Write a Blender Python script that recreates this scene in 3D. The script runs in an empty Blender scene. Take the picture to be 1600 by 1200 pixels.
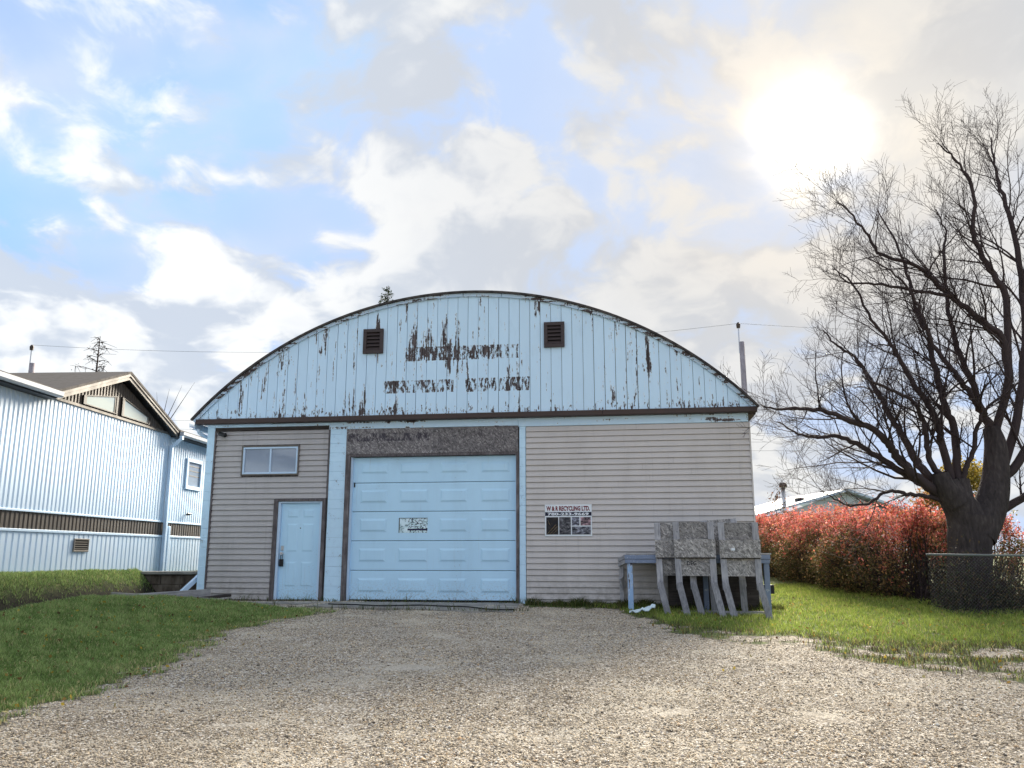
import bpy, bmesh, math, random
import numpy as np
from mathutils import Vector, Matrix
random.seed(7); rng = np.random.default_rng(7)
sc = bpy.context.scene
COL = sc.collection
R = math.radians

# ------------------------------------------------------------------ camera
cam = bpy.data.cameras.new('camera'); camo = bpy.data.objects.new('camera', cam); COL.objects.link(camo)
camo.location = (0, 0, 0.972); camo.rotation_euler = (R(90 + 11.5), 0, 0)
cam.sensor_fit = 'HORIZONTAL'; cam.sensor_width = 36; cam.lens = 29.25
cam.clip_start = 0.1; cam.clip_end = 3000
sc.camera = camo

# ------------------------------------------------------------------ sun, sky, exposure
SUN_AZ, SUN_EL = 21.4, 26.3
SUN = Vector((math.sin(R(SUN_AZ)) * math.cos(R(SUN_EL)), math.cos(R(SUN_AZ)) * math.cos(R(SUN_EL)), math.sin(R(SUN_EL))))
sl = bpy.data.lights.new('sun', 'SUN'); sl.energy = 3.2; sl.angle = R(26); sl.color = (1, .90, .74)
so = bpy.data.objects.new('sun', sl); COL.objects.link(so)
so.rotation_euler = SUN.to_track_quat('Z', 'Y').to_euler()
vs = sc.view_settings
vs.view_transform = 'Standard'; vs.look = 'None'; vs.gamma = 1; vs.use_curve_mapping = False
vs.exposure = 2.40
sc.cycles.max_bounces = 5; sc.cycles.diffuse_bounces = 3; sc.cycles.transparent_max_bounces = 8; sc.cycles.caustics_reflective = False

class NT:
    """small helper round a node tree"""
    def __init__(s, tree): s.t = tree; s.n = tree.nodes; s.l = tree.links
    def put(s, sock, v):
        if isinstance(v, bpy.types.NodeSocket): s.l.new(v, sock)
        elif v is not None:
            if sock.type == 'RGBA' and len(v) == 3: v = (*v, 1)
            sock.default_value = v
    def node(s, typ, ins=None, **kw):
        n = s.n.new(typ)
        for k, v in kw.items(): setattr(n, k, v)
        for k, v in (ins or {}).items(): s.put(n.inputs[k], v)
        return n
    def coord(s, which='Object'): return s.node('ShaderNodeTexCoord').outputs[which]
    def map(s, vec, scale=(1, 1, 1), loc=(0, 0, 0), rot=(0, 0, 0)):
        return s.node('ShaderNodeMapping', {0: vec, 1: loc, 2: rot, 3: scale}).outputs[0]
    def noise(s, vec, scale=5, detail=4, rough=.55, dist=0, col=False):
        n = s.node('ShaderNodeTexNoise', {'Vector': vec, 'Scale': scale, 'Detail': detail, 'Roughness': rough, 'Distortion': dist})
        return n.outputs[1 if col else 0]
    def vor(s, vec, scale=5, feature='F1', out=0, rnd=1):
        n = s.node('ShaderNodeTexVoronoi', feature=feature); s.put(n.inputs['Vector'], vec); n.inputs['Scale'].default_value = scale
        n.inputs['Randomness'].default_value = rnd
        return n.outputs[out]
    def m(s, op, a, b=None, c=None, clamp=False):
        n = s.node('ShaderNodeMath', operation=op, use_clamp=clamp); s.put(n.inputs[0], a)
        if b is not None: s.put(n.inputs[1], b)
        if c is not None: s.put(n.inputs[2], c)
        return n.outputs[0]
    def vm(s, op, a, b=None, out=0):
        n = s.node('ShaderNodeVectorMath', operation=op); s.put(n.inputs[0], a)
        if b is not None: s.put(n.inputs[1], b)
        return n.outputs[out]
    def step(s, v, a, b, lo=0., hi=1., smooth=True):
        n = s.node('ShaderNodeMapRange', {'Value': v, 'From Min': a, 'From Max': b, 'To Min': lo, 'To Max': hi})
        if smooth: n.interpolation_type = 'SMOOTHSTEP'
        return n.outputs[0]
    def ramp(s, f, stops, mode='LINEAR'):
        n = s.node('ShaderNodeValToRGB', {0: f}); cr = n.color_ramp; cr.interpolation = mode
        while len(cr.elements) < len(stops): cr.elements.new(1)
        for e, (p, c) in zip(cr.elements, stops): e.position = p; e.color = (*c, 1) if len(c) == 3 else c
        return n.outputs[0]
    def mix(s, f, a, b, mode='MIX'):
        n = s.node('ShaderNodeMix', data_type='RGBA', blend_type=mode); s.put(n.inputs[0], f); s.put(n.inputs[6], a); s.put(n.inputs[7], b)
        return n.outputs[2]
    def xyz(s, v):
        n = s.node('ShaderNodeSeparateXYZ', {0: v}); return n.outputs[0], n.outputs[1], n.outputs[2]
    def cxyz(s, x, y, z): return s.node('ShaderNodeCombineXYZ', {0: x, 1: y, 2: z}).outputs[0]
    def bump(s, h, strength=.5, dist=.01): return s.node('ShaderNodeBump', {'Height': h, 'Strength': strength, 'Distance': dist}).outputs[0]
    def island(s): return s.node('ShaderNodeNewGeometry').outputs['Random Per Island']
    def rnd(s): return s.node('ShaderNodeObjectInfo').outputs['Random']
    def attr(s, name): return s.node('ShaderNodeAttribute', attribute_name=name)

# world: a Nishita sky with a broken cloud deck laid over it, bright where the sun stands behind it
w = bpy.data.worlds.new('World'); sc.world = w; w.use_nodes = True; w.cycles.sampling_method = 'MANUAL'; w.cycles.sample_map_resolution = 512
w.node_tree.nodes.clear(); t = NT(w.node_tree)
sky = t.node('ShaderNodeTexSky', sky_type='NISHITA', sun_disc=False, sun_elevation=R(SUN_EL), sun_rotation=R(SUN_AZ), altitude=600, air_density=1.0, dust_density=.6, ozone_density=2.0)
d = t.vm('NORMALIZE', t.coord('Generated'))
dx, dy, dz = t.xyz(d)
den = t.m('ADD', t.m('MAXIMUM', dz, -.1), .55)
p = t.cxyz(t.m('DIVIDE', dx, den), t.m('DIVIDE', dy, den), t.m('DIVIDE', t.m('MULTIPLY', dz, 1.1), den))
mu = t.vm('DOT_PRODUCT', d, tuple(SUN), out=1)
mu0 = t.m('MAXIMUM', mu, 0.)
warp = t.noise(t.map(p, (1, 1, 1), (3.1, 1.7, 0)), 3.0, 3, .55, col=True)
pw = t.vm('ADD', p, t.vm('MULTIPLY', t.vm('SUBTRACT', warp, (.5, .5, .5)), (.22, .22, .16)))
OFF = (6.03, 0.62, 4.33); BOFF = (9.45, 14.38, 4.39)
big = t.noise(t.map(pw, (1, 1, 1), BOFF), 1.9, 3, .5)
def billow(off, det):
    v = t.node('ShaderNodeTexVoronoi', {'Vector': t.map(pw, (1, 1, 1.25), off), 'Scale': 7.0, 'Detail': det, 'Roughness': .52, 'Lacunarity': 2.2}, feature='F1', normalize=True)
    return t.m('SUBTRACT', 1., v.outputs['Distance'])
def puffs(off, det):
    return t.m('ADD', t.m('MULTIPLY', t.noise(t.map(pw, (1, 1, 1), off), 6.4, det * 2 + 4, .58), .62), t.m('MULTIPLY', billow(off, det), .38))
puff = puffs(OFF, 1.)
puff_s = puffs((OFF[0] - .05 * SUN.x, OFF[1] - .05 * SUN.y, OFF[2] - .06), 0.)
veiln = t.noise(t.map(p, (1, 1.4, 1), (2.2, .4, 0)), 1.3, 4, .6)
dens = t.m('ADD', t.m('MULTIPLY', big, .50), t.m('MULTIPLY', puff, .72))
cov = t.step(dens, .605, .675)
lit = t.step(t.m('SUBTRACT', puff, puff_s), -.055, .085)
thick = t.step(dens, .68, .86)
ccol = t.mix(lit, (1.04, 1.16, 1.34), (1.78, 1.80, 1.78))
ccol = t.mix(t.m('MULTIPLY', thick, t.m('ADD', .25, t.m('MULTIPLY', t.m('POWER', mu0, 5.), .5))), ccol, (1.20, 1.30, 1.44))
blue = t.mix(1., t.mix(1., sky.outputs[0], (.32, .39, .50), 'MULTIPLY'), (.74, 1.10, 1.80), 'DARKEN')
vcol = t.mix(t.step(puff, .4, .75), (1.16, 1.27, 1.45), (1.56, 1.61, 1.68)); near = t.m('POWER', mu0, 7.)
vcol = t.mix(t.m('MULTIPLY', near, .8), vcol, (1.24, 1.18, 1.09))
blue = t.mix(t.m('ADD', t.step(veiln, .38, .64, .04, .70), t.m('MULTIPLY', near, .55), clamp=True), blue, vcol)
ccol = t.mix(t.m('MULTIPLY', near, .75), ccol, (1.05, 1.01, .96))
base = t.mix(t.m('MULTIPLY', cov, .92), blue, ccol)
halo = t.m('POWER', mu0, 80.); core = t.m('POWER', mu0, 900.)
veil = t.step(puff, .46, .70, .30, 1.3)
g1 = t.mix(1., (.40, .28, .12), t.cxyz(*(3 * [t.m('MULTIPLY', halo, veil)])), 'MULTIPLY')
g2 = t.mix(1., (3.6, 3.35, 2.85), t.cxyz(*(3 * [t.m('MULTIPLY', core, veil)])), 'MULTIPLY')
tot = t.mix(1., t.mix(1., base, g1, 'ADD'), g2, 'ADD')
bg = t.node('ShaderNodeBackground', {0: tot, 1: .12})
t.l.new(bg.outputs[0], t.node('ShaderNodeOutputWorld').inputs[0])

# ------------------------------------------------------------------ helpers
def mat(name, color=None, rough=.7, spec=.3, metal=0, build=None):
    m = bpy.data.materials.new(name); m.use_nodes = True; m.node_tree.nodes.clear()
    t = NT(m.node_tree)
    b = t.node('ShaderNodeBsdfPrincipled', {'Roughness': rough, 'Specular IOR Level': spec, 'Metallic': metal})
    if color: t.put(b.inputs['Base Color'], color)
    if build: build(t, b)
    t.l.new(b.outputs[0], t.node('ShaderNodeOutputMaterial').inputs[0])
    return m

class MB:
    """collects faces, builds ONE mesh"""
    def __init__(s): s.v = []; s.f = []
    def add(s, vs_, fs):
        o = len(s.v); s.v += [tuple(x) for x in vs_]; s.f += [tuple(i + o for i in f) for f in fs]; return s
    def box(s, x0, x1, y0, y1, z0, z1):
        return s.add([(x0, y0, z0), (x1, y0, z0), (x1, y1, z0), (x0, y1, z0), (x0, y0, z1), (x1, y0, z1), (x1, y1, z1), (x0, y1, z1)],
                     [(0, 3, 2, 1), (4, 5, 6, 7), (0, 1, 5, 4), (1, 2, 6, 5), (2, 3, 7, 6), (3, 0, 4, 7)])
    def cbox(s, x0, x1, y0, y1, z0, z1, c=.006):
        """box with chamfered front edges (front is -y)"""
        V = [(x0, y1, z0), (x1, y1, z0), (x1, y1, z1), (x0, y1, z1), (x0, y0 + c, z0), (x1, y0 + c, z0), (x1, y0 + c, z1), (x0, y0 + c, z1),
             (x0 + c, y0, z0 + c), (x1 - c, y0, z0 + c), (x1 - c, y0, z1 - c), (x0 + c, y0, z1 - c)]
        return s.add(V, [(0, 3, 2, 1), (0, 1, 5, 4), (1, 2, 6, 5), (2, 3, 7, 6), (3, 0, 4, 7), (4, 5, 9, 8), (5, 6, 10, 9), (6, 7, 11, 10), (7, 4, 8, 11), (8, 9, 10, 11)])
    def prism(s, poly, axis, a, b):
        """poly of 2-D points extruded along axis ('x','y','z') from a to b"""
        def P(q, h): return {'x': (h, q[0], q[1]), 'y': (q[0], h, q[1]), 'z': (q[0], q[1], h)}[axis]
        n = len(poly)
        return s.add([P(q, a) for q in poly] + [P(q, b) for q in poly],
                     [tuple(range(n))[::-1], tuple(range(n, 2 * n))] + [(i, (i + 1) % n, n + (i + 1) % n, n + i) for i in range(n)])
    def bar(s, a, b, wx, wy, up=(0, 0, 1)):
        """rectangular bar from a to b"""
        a, b = Vector(a), Vector(b); d = (b - a).normalized(); up = Vector(up)
        x = d.cross(up)
        if x.length < 1e-4: x = d.cross(Vector((0, 1, 0)))
        x.normalize(); y = x.cross(d)
        V = []
        for p in (a, b):
            for sx, sy in ((-1, -1), (1, -1), (1, 1), (-1, 1)): V.append(p + x * sx * wx / 2 + y * sy * wy / 2)
        return s.add(V, [(0, 1, 2, 3), (7, 6, 5, 4), (0, 4, 5, 1), (1, 5, 6, 2), (2, 6, 7, 3), (3, 7, 4, 0)])
    def tube(s, pts, rad, n=8, cap=True):
        pts = [Vector(q) for q in pts]; k = len(pts)
        rad = rad if isinstance(rad, (list, tuple)) else [rad] * k
        o = len(s.v); prev = None
        for i, q in enumerate(pts):
            dd = (pts[min(i + 1, k - 1)] - pts[max(i - 1, 0)]).normalized()
            if prev is None: x = dd.cross(Vector((.31, .17, .93))); x = x if x.length > .1 else dd.cross(Vector((1, 0, 0)))
            else: x = prev - dd * prev.dot(dd)
            x.normalize(); prev = x; y = dd.cross(x)
            for j in range(n):
                an = 2 * math.pi * j / n; s.v.append(tuple(q + (x * math.cos(an) + y * math.sin(an)) * rad[i]))
        for i in range(k - 1):
            for j in range(n):
                s.f.append((o + i * n + j, o + i * n + (j + 1) % n, o + (i + 1) * n + (j + 1) % n, o + (i + 1) * n + j))
        if cap:
            s.f.append(tuple(o + j for j in range(n))[::-1]); s.f.append(tuple(o + (k - 1) * n + j for j in range(n)))
        return s
    def mesh(s, name, smooth=False):
        me = bpy.data.meshes.new(name); me.from_pydata(s.v, [], s.f)
        bm = bmesh.new(); bm.from_mesh(me); bmesh.ops.recalc_face_normals(bm, faces=bm.faces); bm.to_mesh(me); bm.free()
        if smooth: me.polygons.foreach_set('use_smooth', [True] * len(me.polygons))
        return me

def link(name, data, material=None, parent=None, loc=None, rot=None):
    o = bpy.data.objects.new(name, data); COL.objects.link(o)
    if material is not None and not data.materials: data.materials.append(material)
    if parent: o.parent = parent
    if loc: o.location = loc
    if rot: o.rotation_euler = rot
    return o
def part(name, mb, material, parent, smooth=False, loc=None, rot=None, label=None):
    o = link(name, mb.mesh(name, smooth) if isinstance(mb, MB) else mb, material, parent, loc, rot)
    if label: o['label'] = label
    return o
def tag(o, label, cat, group=None):
    o['label'] = label; o['category'] = cat
    if group: o['group'] = group
    return o
def thing(name, loc, rotz, label, cat, group=None):
    o = bpy.data.objects.new(name, None); COL.objects.link(o); o.empty_display_size = .1
    o.location = loc; o.rotation_euler = (0, 0, rotz)
    return tag(o, label, cat, group)
def struct(name, data, m):
    o = link(name, data.mesh(name) if isinstance(data, MB) else data, m); o['kind'] = 'structure'; return o

def fast_mesh(name, V, F, smooth=False, col=None):
    V = np.asarray(V, np.float32); F = np.asarray(F, np.int32); k = F.shape[1]
    me = bpy.data.meshes.new(name); me.vertices.add(len(V)); me.vertices.foreach_set('co', V.ravel())
    me.loops.add(F.size); me.loops.foreach_set('vertex_index', F.ravel())
    me.polygons.add(len(F)); me.polygons.foreach_set('loop_start', np.arange(0, F.size, k, dtype=np.int32))
    if smooth: me.polygons.foreach_set('use_smooth', np.ones(len(F), bool))
    me.update(calc_edges=True)
    if col is not None:
        a = me.attributes.new('tint', 'FLOAT_COLOR', 'POINT')
        a.data.foreach_set('color', np.concatenate([col, np.ones((len(col), 1))], 1).astype(np.float32).ravel())
    return me

def ss(x, a, b):
    q = np.clip((x - a) / (b - a), 0, 1); return q * q * (3 - 2 * q)
_ph = rng.uniform(0, 6.28, (3, 8, 3))
def wob(x, y, f=1., k=0):
    """cheap smooth noise, about -1..1"""
    r = 0
    for i in range(5):
        a = f * (1.0 + .73 * i); th = _ph[k, i, 2]
        r = r + np.sin(a * (x * math.cos(th) + y * math.sin(th)) + _ph[k, i, 0]) * np.sin(a * .8 * (-x * math.sin(th) + y * math.cos(th)) + _ph[k, i, 1]) / (1 + .4 * i)
    return r / 1.7

# ------------------------------------------------------------------ frames of reference
A = R(8.2); P0 = Vector((-4.993, 18.1, 0.0)); DU = Vector((math.cos(A), -math.sin(A), 0)); DN = Vector((math.sin(A), math.cos(A), 0))
def BL(u, y, z=0.): return P0 + DU * u + DN * y + Vector((0, 0, z))       # along the front, into the building, up
def uy(x, y):
    return (x - P0.x) * DU.x + (y - P0.y) * DU.y, (x - P0.x) * DN.x + (y - P0.y) * DN.y

# ------------------------------------------------------------------ ground
EY = np.array([0, 5, 8.16, 9.19, 10.3, 11.24, 13, 14.1, 15.2, 15.8, 16.6]); EX = np.array([-4.6, -4.5, -4.45, -4.2, -4.25, -4.2, -4.5, -4.2, -3.75, -3.5, -3.6])
def left_edge(y): return np.interp(y, EY, EX)
def gz(x, y):
    x = np.asarray(x, float); y = np.asarray(y, float)
    z = np.where(y < 17, -.03 - .045 * (17 - y), -.03 + .02 * (np.minimum(y, 42) - 17))
    z = z - .08 * ss(x, 1.5, 6) * (1 - ss(y, 17, 20))
    lift = .40 * ss(left_edge(y) - x, 0, 3.0) * (1 - .4 * ss(y, 14, 16)) * (1 - ss(y, 15.95, 16.4))
    z = z + lift
    zl = np.where(x > -7.15, z, 0)
    crest = np.where(y < 16, -.03 - .045 * (17 - y) + .40 * (1 - .4 * ss(y, 14, 16)), .05)
    s = -x
    k1 = ss(s, 7.1, 7.8); k2 = ss(s, 7.85, 8.6)
    lowz = -.02 + 0 * x
    zl = np.where(x > -7.1, z, crest * (1 - k1) + lowz * k1 + (.61 - lowz) * k2)
    zl = np.where((y > 19.62) & (x < -6.0) & (x > -8.7), .53, zl)
    return zl + .012 * wob(x, y, 1.7) * ss(y, -5, 4)

def right_line(x): return np.interp(x, [2.0, 2.4, 2.6, 3.65, 4.33, 4.9, 5.6, 9, 14], [15.2, 14.8, 13.8, 13.1, 13.0, 12.5, 12.3, 11.9, 11.5])
def low_line(x): return np.interp(x, [2.0, 4.2, 5.0, 5.5, 9, 14], [13.4, 11.1, 10.1, 9.7, 8.4, 7.5])
def grass_mask(x, y):
    """0 bare gravel .. 1 full grass"""
    u, n = uy(x, y)
    j = .16 * wob(x, y, 6, 1) + .10 * wob(x, y, 17, 2)
    left = ss(left_edge(y) + 1.5 * j - x, -.35, .42) * (y < 16.25)
    left = np.maximum(left, ((x < -6.9) & (y < 30)) * 1.)
    rl = ss(y - right_line(x) + j * 1.2, -.2, .35) * (x > 2.1)
    strip = ss(.75 + j - (-n), -.05, .25) * ss(u, 5.2, 5.6) * (u < 10.6) * (n < 0)
    patch = ss(y - low_line(x) + j, -.2, .4) * (x > 2.0) * ss(wob(x * .8, y * 1.9, 2.2, 2) + .55 * wob(x, y, 7, 1) + .35 * ss(x, 3, 7), -.30, .55) * .72
    far = ((y > 19) | (x > 7.5)) * 1.
    return np.clip(np.maximum.reduce([left, rl, strip, patch, far * (y > 9.5)]), 0, 1)

def axis(lo, hi, step, far):
    a = list(np.arange(lo, hi + 1e-6, step)); g = step; b = hi
    while b < far: g *= 1.5; b += g; a.append(b)
    g = step; b = lo
    while b > -far: g *= 1.5; b -= g; a.insert(0, b)
    return np.array(a)
gx = axis(-9.2, 13, .085, 900); gy = axis(3.0, 24, .085, 1200)
XX, YY = np.meshgrid(gx, gy); GM = grass_mask(XX, YY)
def track(x, y):
    c = -.3 - .125 * (y - 6) + .12 * np.sin(y * .6)
    return np.exp(-((x - c - .8) / .26) ** 2) + np.exp(-((x - c + .8) / .26) ** 2)
tracks = -.028 * track(XX, YY)
GZ = gz(XX, YY) + .006 * wob(XX, YY, 9, 1) + .004 * wob(XX, YY, 23, 2) + tracks * (1 - GM)
nx, ny = len(gx), len(gy)
V = np.stack([XX, YY, GZ], -1).reshape(-1, 3)
ii = (np.arange(ny - 1)[:, None] * nx + np.arange(nx - 1)[None, :]).ravel()
F = np.stack([ii, ii + 1, ii + nx + 1, ii + nx], 1)
fc = V[F].mean(1); fg = GM.ravel()[F].mean(1)
isdrive = (fg < .5) & (fc[:, 0] > -7.0) & (fc[:, 1] < 18.6) & (np.abs(fc[:, 0]) < 60)
isfar = (fc[:, 0] < -9.2) | (fc[:, 0] > 13) | (fc[:, 1] > 24) | (fc[:, 1] < 3)

def b_ground(t, b):
    o = t.coord('Object'); g = t.attr('grassiness').outputs['Fac']
    cell = t.node('ShaderNodeTexVoronoi', {'Vector': o, 'Scale': 42.})
    cs = t.node('ShaderNodeSeparateColor', {0: cell.outputs['Color']}).outputs[0]
    stone = t.ramp(cs, [(0, (.18, .155, .125)), (.3, (.42, .355, .275)), (.6, (.60, .52, .405)), (.82, (.70, .63, .53)), (1, (.80, .78, .74))])
    fine = t.noise(o, 160, 3, .7)
    stone = t.mix(t.step(cell.outputs['Distance'], .35, .75), stone, (.15, .125, .10))
    patch = t.noise(t.map(o, (1, 1.6, 1)), .8, 4, .6)
    dust = t.mix(t.step(fine, .3, .75), (.52, .46, .37), (.70, .64, .53))
    grav = t.mix(t.step(patch, .45, .72, 0, .7), stone, dust)
    grav = t.mix(t.step(t.noise(t.map(o, (1, 1.4, 1), (4, 2, 0)), .55, 5, .6), .5, .75, 0, .4), grav, (.30, .265, .22))
    sn = t.noise(o, 9, 6, .65)
    soil = t.ramp(sn, [(.3, (.04, .045, .018)), (.5, (.09, .12, .038)), (.62, (.16, .18, .065)), (.75, (.20, .16, .095))])
    gm = t.step(t.m('ADD', g, t.m('MULTIPLY', t.m('SUBTRACT', t.noise(o, 14, 5, .7), .5), .7)), .3, .6)
    edge = t.m('MULTIPLY', t.step(g, .03, .35), t.step(t.noise(t.map(o, (1, 2.2, 1)), 13, 5, .7), .40, .56))
    grav = t.mix(edge, grav, (.06, .05, .036))
    px_, _, _ = t.xyz(o); swale = t.m('MULTIPLY', t.step(px_, -7.15, -7.4), t.step(px_, -8.42, -8.12))
    soil = t.mix(swale, soil, t.ramp(sn, [(.3, (.014, .014, .010)), (.7, (.05, .045, .028))]))
    t.put(b.inputs['Base Color'], t.mix(gm, grav, soil))
    h = t.m('ADD', t.m('MULTIPLY', t.m('SUBTRACT', 1., cell.outputs['Distance']), 1.), t.m('MULTIPLY', fine, .6))
    t.put(b.inputs['Normal'], t.bump(h, .8, .012))
M_GROUND = mat('gravel_and_soil', rough=.95, spec=.15, build=b_ground)
def sub_sheet(name, sel):
    f = F[sel]; u, inv = np.unique(f.ravel(), return_inverse=True)
    me = fast_mesh(name, V[u], inv.reshape(-1, 4), True)
    a = me.attributes.new('grassiness', 'FLOAT', 'POINT'); a.data.foreach_set('value', GM.ravel()[u].astype(np.float32))
    return struct(name, me, M_GROUND)
sub_sheet('gravel_driveway', isdrive & ~isfar)
sub_sheet('lawn', ~isdrive & ~isfar)
sub_sheet('ground', isfar)

# ------------------------------------------------------------------ materials
def b_peel(horizontal=False, amount=0., ghost=(), base=(.60, .80, .98)):
    def f(t, b):
        o = t.coord('Object'); r = t.rnd()
        off = t.vm('ADD', o, t.cxyz(t.m('MULTIPLY', r, 7.), 0., t.m('MULTIPLY', r, 13.)))
        sc_ = (1.3, 10, 16) if horizontal else (17, 10, 1.15)
        streak = t.noise(t.map(off, sc_), 1, 6, .62)
        blot = t.noise(t.map(o, (1.2, 1, .55)), 1.25, 3, .5)
        fine = t.noise(t.map(off, (26, 26, 9)), 1, 5, .7)
        dmg = t.m('ADD', t.m('ADD', t.m('MULTIPLY', streak, .55), t.m('MULTIPLY', blot, .40)), t.m('MULTIPLY', fine, .30))
        dmg = t.m('ADD', dmg, amount)
        if not horizontal:
            xs_, _, zs_ = t.xyz(o)
            wear = t.noise(t.map(o, (4.4, 1, .42), (2.7, 0, 1.1)), 1, 2, .5)
            dmg = t.m('ADD', dmg, t.step(wear, .55, .78, 0, .13))
        if ghost:
            x, y, z = t.xyz(o); gsum = None
            for (x0, x1, z0, z1) in ghost:
                q = t.m('MULTIPLY', t.m('MULTIPLY', t.step(x, x0, x0 + .02), t.step(x, x1, x1 - .02)), t.m('MULTIPLY', t.step(z, z0, z0 + .015), t.step(z, z1, z1 - .015)))
                gsum = q if gsum is None else t.m('ADD', gsum, q)
            lett = t.noise(t.map(o, (15, 1, 4.5)), 1, 5, .75)
            dmg = t.m('ADD', dmg, t.m('MULTIPLY', gsum, t.step(lett, .39, .64, -.02, .235)))
            spot = t.m('MULTIPLY', t.step(z, 4.15, 3.9), t.step(fine, .45, .65, 0, .11)); dmg = t.m('ADD', dmg, spot)
        bare = t.step(dmg, .728, .748)
        grain = t.noise(t.map(off, (90, 20, 3) if not horizontal else (3, 20, 90)), 1, 3)
        wood = t.ramp(grain, [(.3, (.028, .023, .026)), (.55, (.09, .072, .072)), (.75, (.22, .195, .195))])
        tone = t.mix(t.m('MULTIPLY', r, .5), base, tuple(c * .92 for c in base))
        dirt = t.step(t.noise(t.map(off, (6, 6, 1.5)), 1, 5, .65), .52, .8, 0, .35)
        tone = t.mix(dirt, tone, tuple(c * .7 for c in base))
        rim = t.m('MULTIPLY', t.step(dmg, .700, .728), t.m('SUBTRACT', 1., bare)); tone = t.mix(t.m('MULTIPLY', rim, .6), tone, (.74, .80, .86))
        t.put(b.inputs['Base Color'], t.mix(bare, tone, wood))
        t.put(b.inputs['Roughness'], t.step(bare, 0, 1, .55, .9))
        h = t.m('SUBTRACT', t.m('MULTIPLY', grain, .25), t.m('MULTIPLY', bare, 1.))
        t.put(b.inputs['Normal'], t.bump(h, .7, .003))
    return f
GHOSTS = [(2.72, 5.22, 5.04, 5.36), (2.25, 3.81, 4.34, 4.63), (4.05, 5.45, 4.33, 4.64)]
M_BOARD = mat('peeling_blue_board', spec=.3, build=b_peel(amount=.010, ghost=GHOSTS))
M_BEAM = mat('peeling_blue_beam', spec=.3, build=b_peel(True, .02))
M_FASCIA = mat('peeling_white_fascia', spec=.3, build=b_peel(True, .085, base=(.50, .66, .84)))
def b_block(t, b):
    o = t.coord('Object'); r = t.rnd(); base = (.60, .82, .99)
    n = t.noise(o, 6, 6, .65); fine = t.noise(o, 60, 4, .6)
    chip = t.step(t.m('ADD', t.m('MULTIPLY', n, .6), t.m('MULTIPLY', fine, .55)), .70, .72)
    c = t.mix(t.step(n, .4, .75, 0, .35), base, (.44, .62, .80))
    c = t.mix(t.m('MULTIPLY', r, .25), c, (.50, .71, .88))
    t.put(b.inputs['Base Color'], t.mix(chip, c, (.16, .15, .15)))
    t.put(b.inputs['Normal'], t.bump(t.m('SUBTRACT', fine, chip), .5, .004))
M_BLOCK = mat('painted_concrete_block', rough=.6, build=b_block)
def b_dirty(c, dark=.6, scale=3., amt=.5, gloss=.45, streaks=True, bump=.1, splash=0.):
    def f(t, b):
        o = t.coord('Object'); r = t.rnd()
        n = t.noise(t.map(o, (1, 1, .35) if streaks else (1, 1, 1)), scale, 6, .62)
        k = t.noise(o, scale * 12, 4, .6)
        cc = t.mix(t.step(n, .42, .78, 0, amt), c, tuple(x * dark for x in c))
        cc = t.mix(t.m('MULTIPLY', r, .22), cc, tuple(x * .85 for x in c))
        cc = t.mix(t.step(k, .6, .72, 0, .25), cc, tuple(x * dark * .8 for x in c))
        if splash:
            x_, y_, z_ = t.xyz(o); st = t.noise(t.map(o, (9, 1, .5)), 1, 5, .6)
            cc = t.mix(t.m('MULTIPLY', t.step(z_, .75, -.05), t.step(t.noise(o, 7, 6, .7), .35, .7, 0, .75)), cc, (.25, .225, .20))
            cc = t.mix(t.step(st, .56, .74, 0, splash), cc, tuple(x * .62 for x in c))
        t.put(b.inputs['Base Color'], cc)
        t.put(b.inputs['Roughness'], t.step(n, .3, .8, gloss, min(gloss + .3, 1)))
        t.put(b.inputs['Normal'], t.bump(t.m('ADD', k, t.m('MULTIPLY', t.noise(t.map(o, (1, 1, .3)), 1.1, 2), 4. if splash else 0.)), bump, .004))
    return f
M_SIDE_L = mat('grey_taupe_vinyl', spec=.35, build=b_dirty((.46, .44, .44), .78, 2.2, .6, .42, splash=.35))
M_SIDE_R = mat('beige_vinyl', spec=.35, build=b_dirty((.58, .545, .525), .8, 2.2, .5, .42, splash=.35))
M_WHITE = mat('white_paint', spec=.4, build=b_dirty((.56, .72, .90), .75, 3, .5, .4))
M_BROWN = mat('brown_trim', spec=.35, build=b_dirty((.055, .036, .032), 1.6, 4, .6, .5))
M_BROWNF = mat('brown_frame', spec=.35, build=b_dirty((.05, .036, .036), 1.5, 4, .5, .45))
M_DARK = mat('dark_interior', (.010, .010, .012), .9)
M_BLACK = mat('black_plastic', (.012, .012, .014), .45)
def b_doorpaint(c):
    def f(t, b):
        o = t.coord('Object'); x, y, z = t.xyz(o); r = t.rnd()
        n = t.noise(t.map(o, (1, 1, .3)), 2.2, 6, .62); k = t.noise(o, 34, 5, .65); st = t.noise(t.map(o, (14, 1, .8)), 1, 5, .6)
        cc = t.mix(t.step(n, .40, .75, 0, .55), c, tuple(q * .84 for q in c))
        cc = t.mix(t.m('MULTIPLY', r, .18), cc, tuple(q * .86 for q in c))
        splash = t.m('MULTIPLY', t.step(z, .55, .0), t.step(k, .46, .68, 0, .55)); cc = t.mix(splash, cc, (.30, .28, .26))
        cc = t.mix(t.step(st, .60, .75, 0, .30), cc, (.40, .46, .52))
        chip = t.step(t.m('ADD', t.m('MULTIPLY', k, .6), t.m('MULTIPLY', n, .4)), .655, .665); cc = t.mix(chip, cc, (.18, .17, .17))
        t.put(b.inputs['Base Color'], cc); t.put(b.inputs['Roughness'], t.step(n, .3, .8, .38, .65))
        t.put(b.inputs['Normal'], t.bump(t.noise(t.map(o, (1, 1, 1)), 1.3, 2), .35, .02))
    return f
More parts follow.
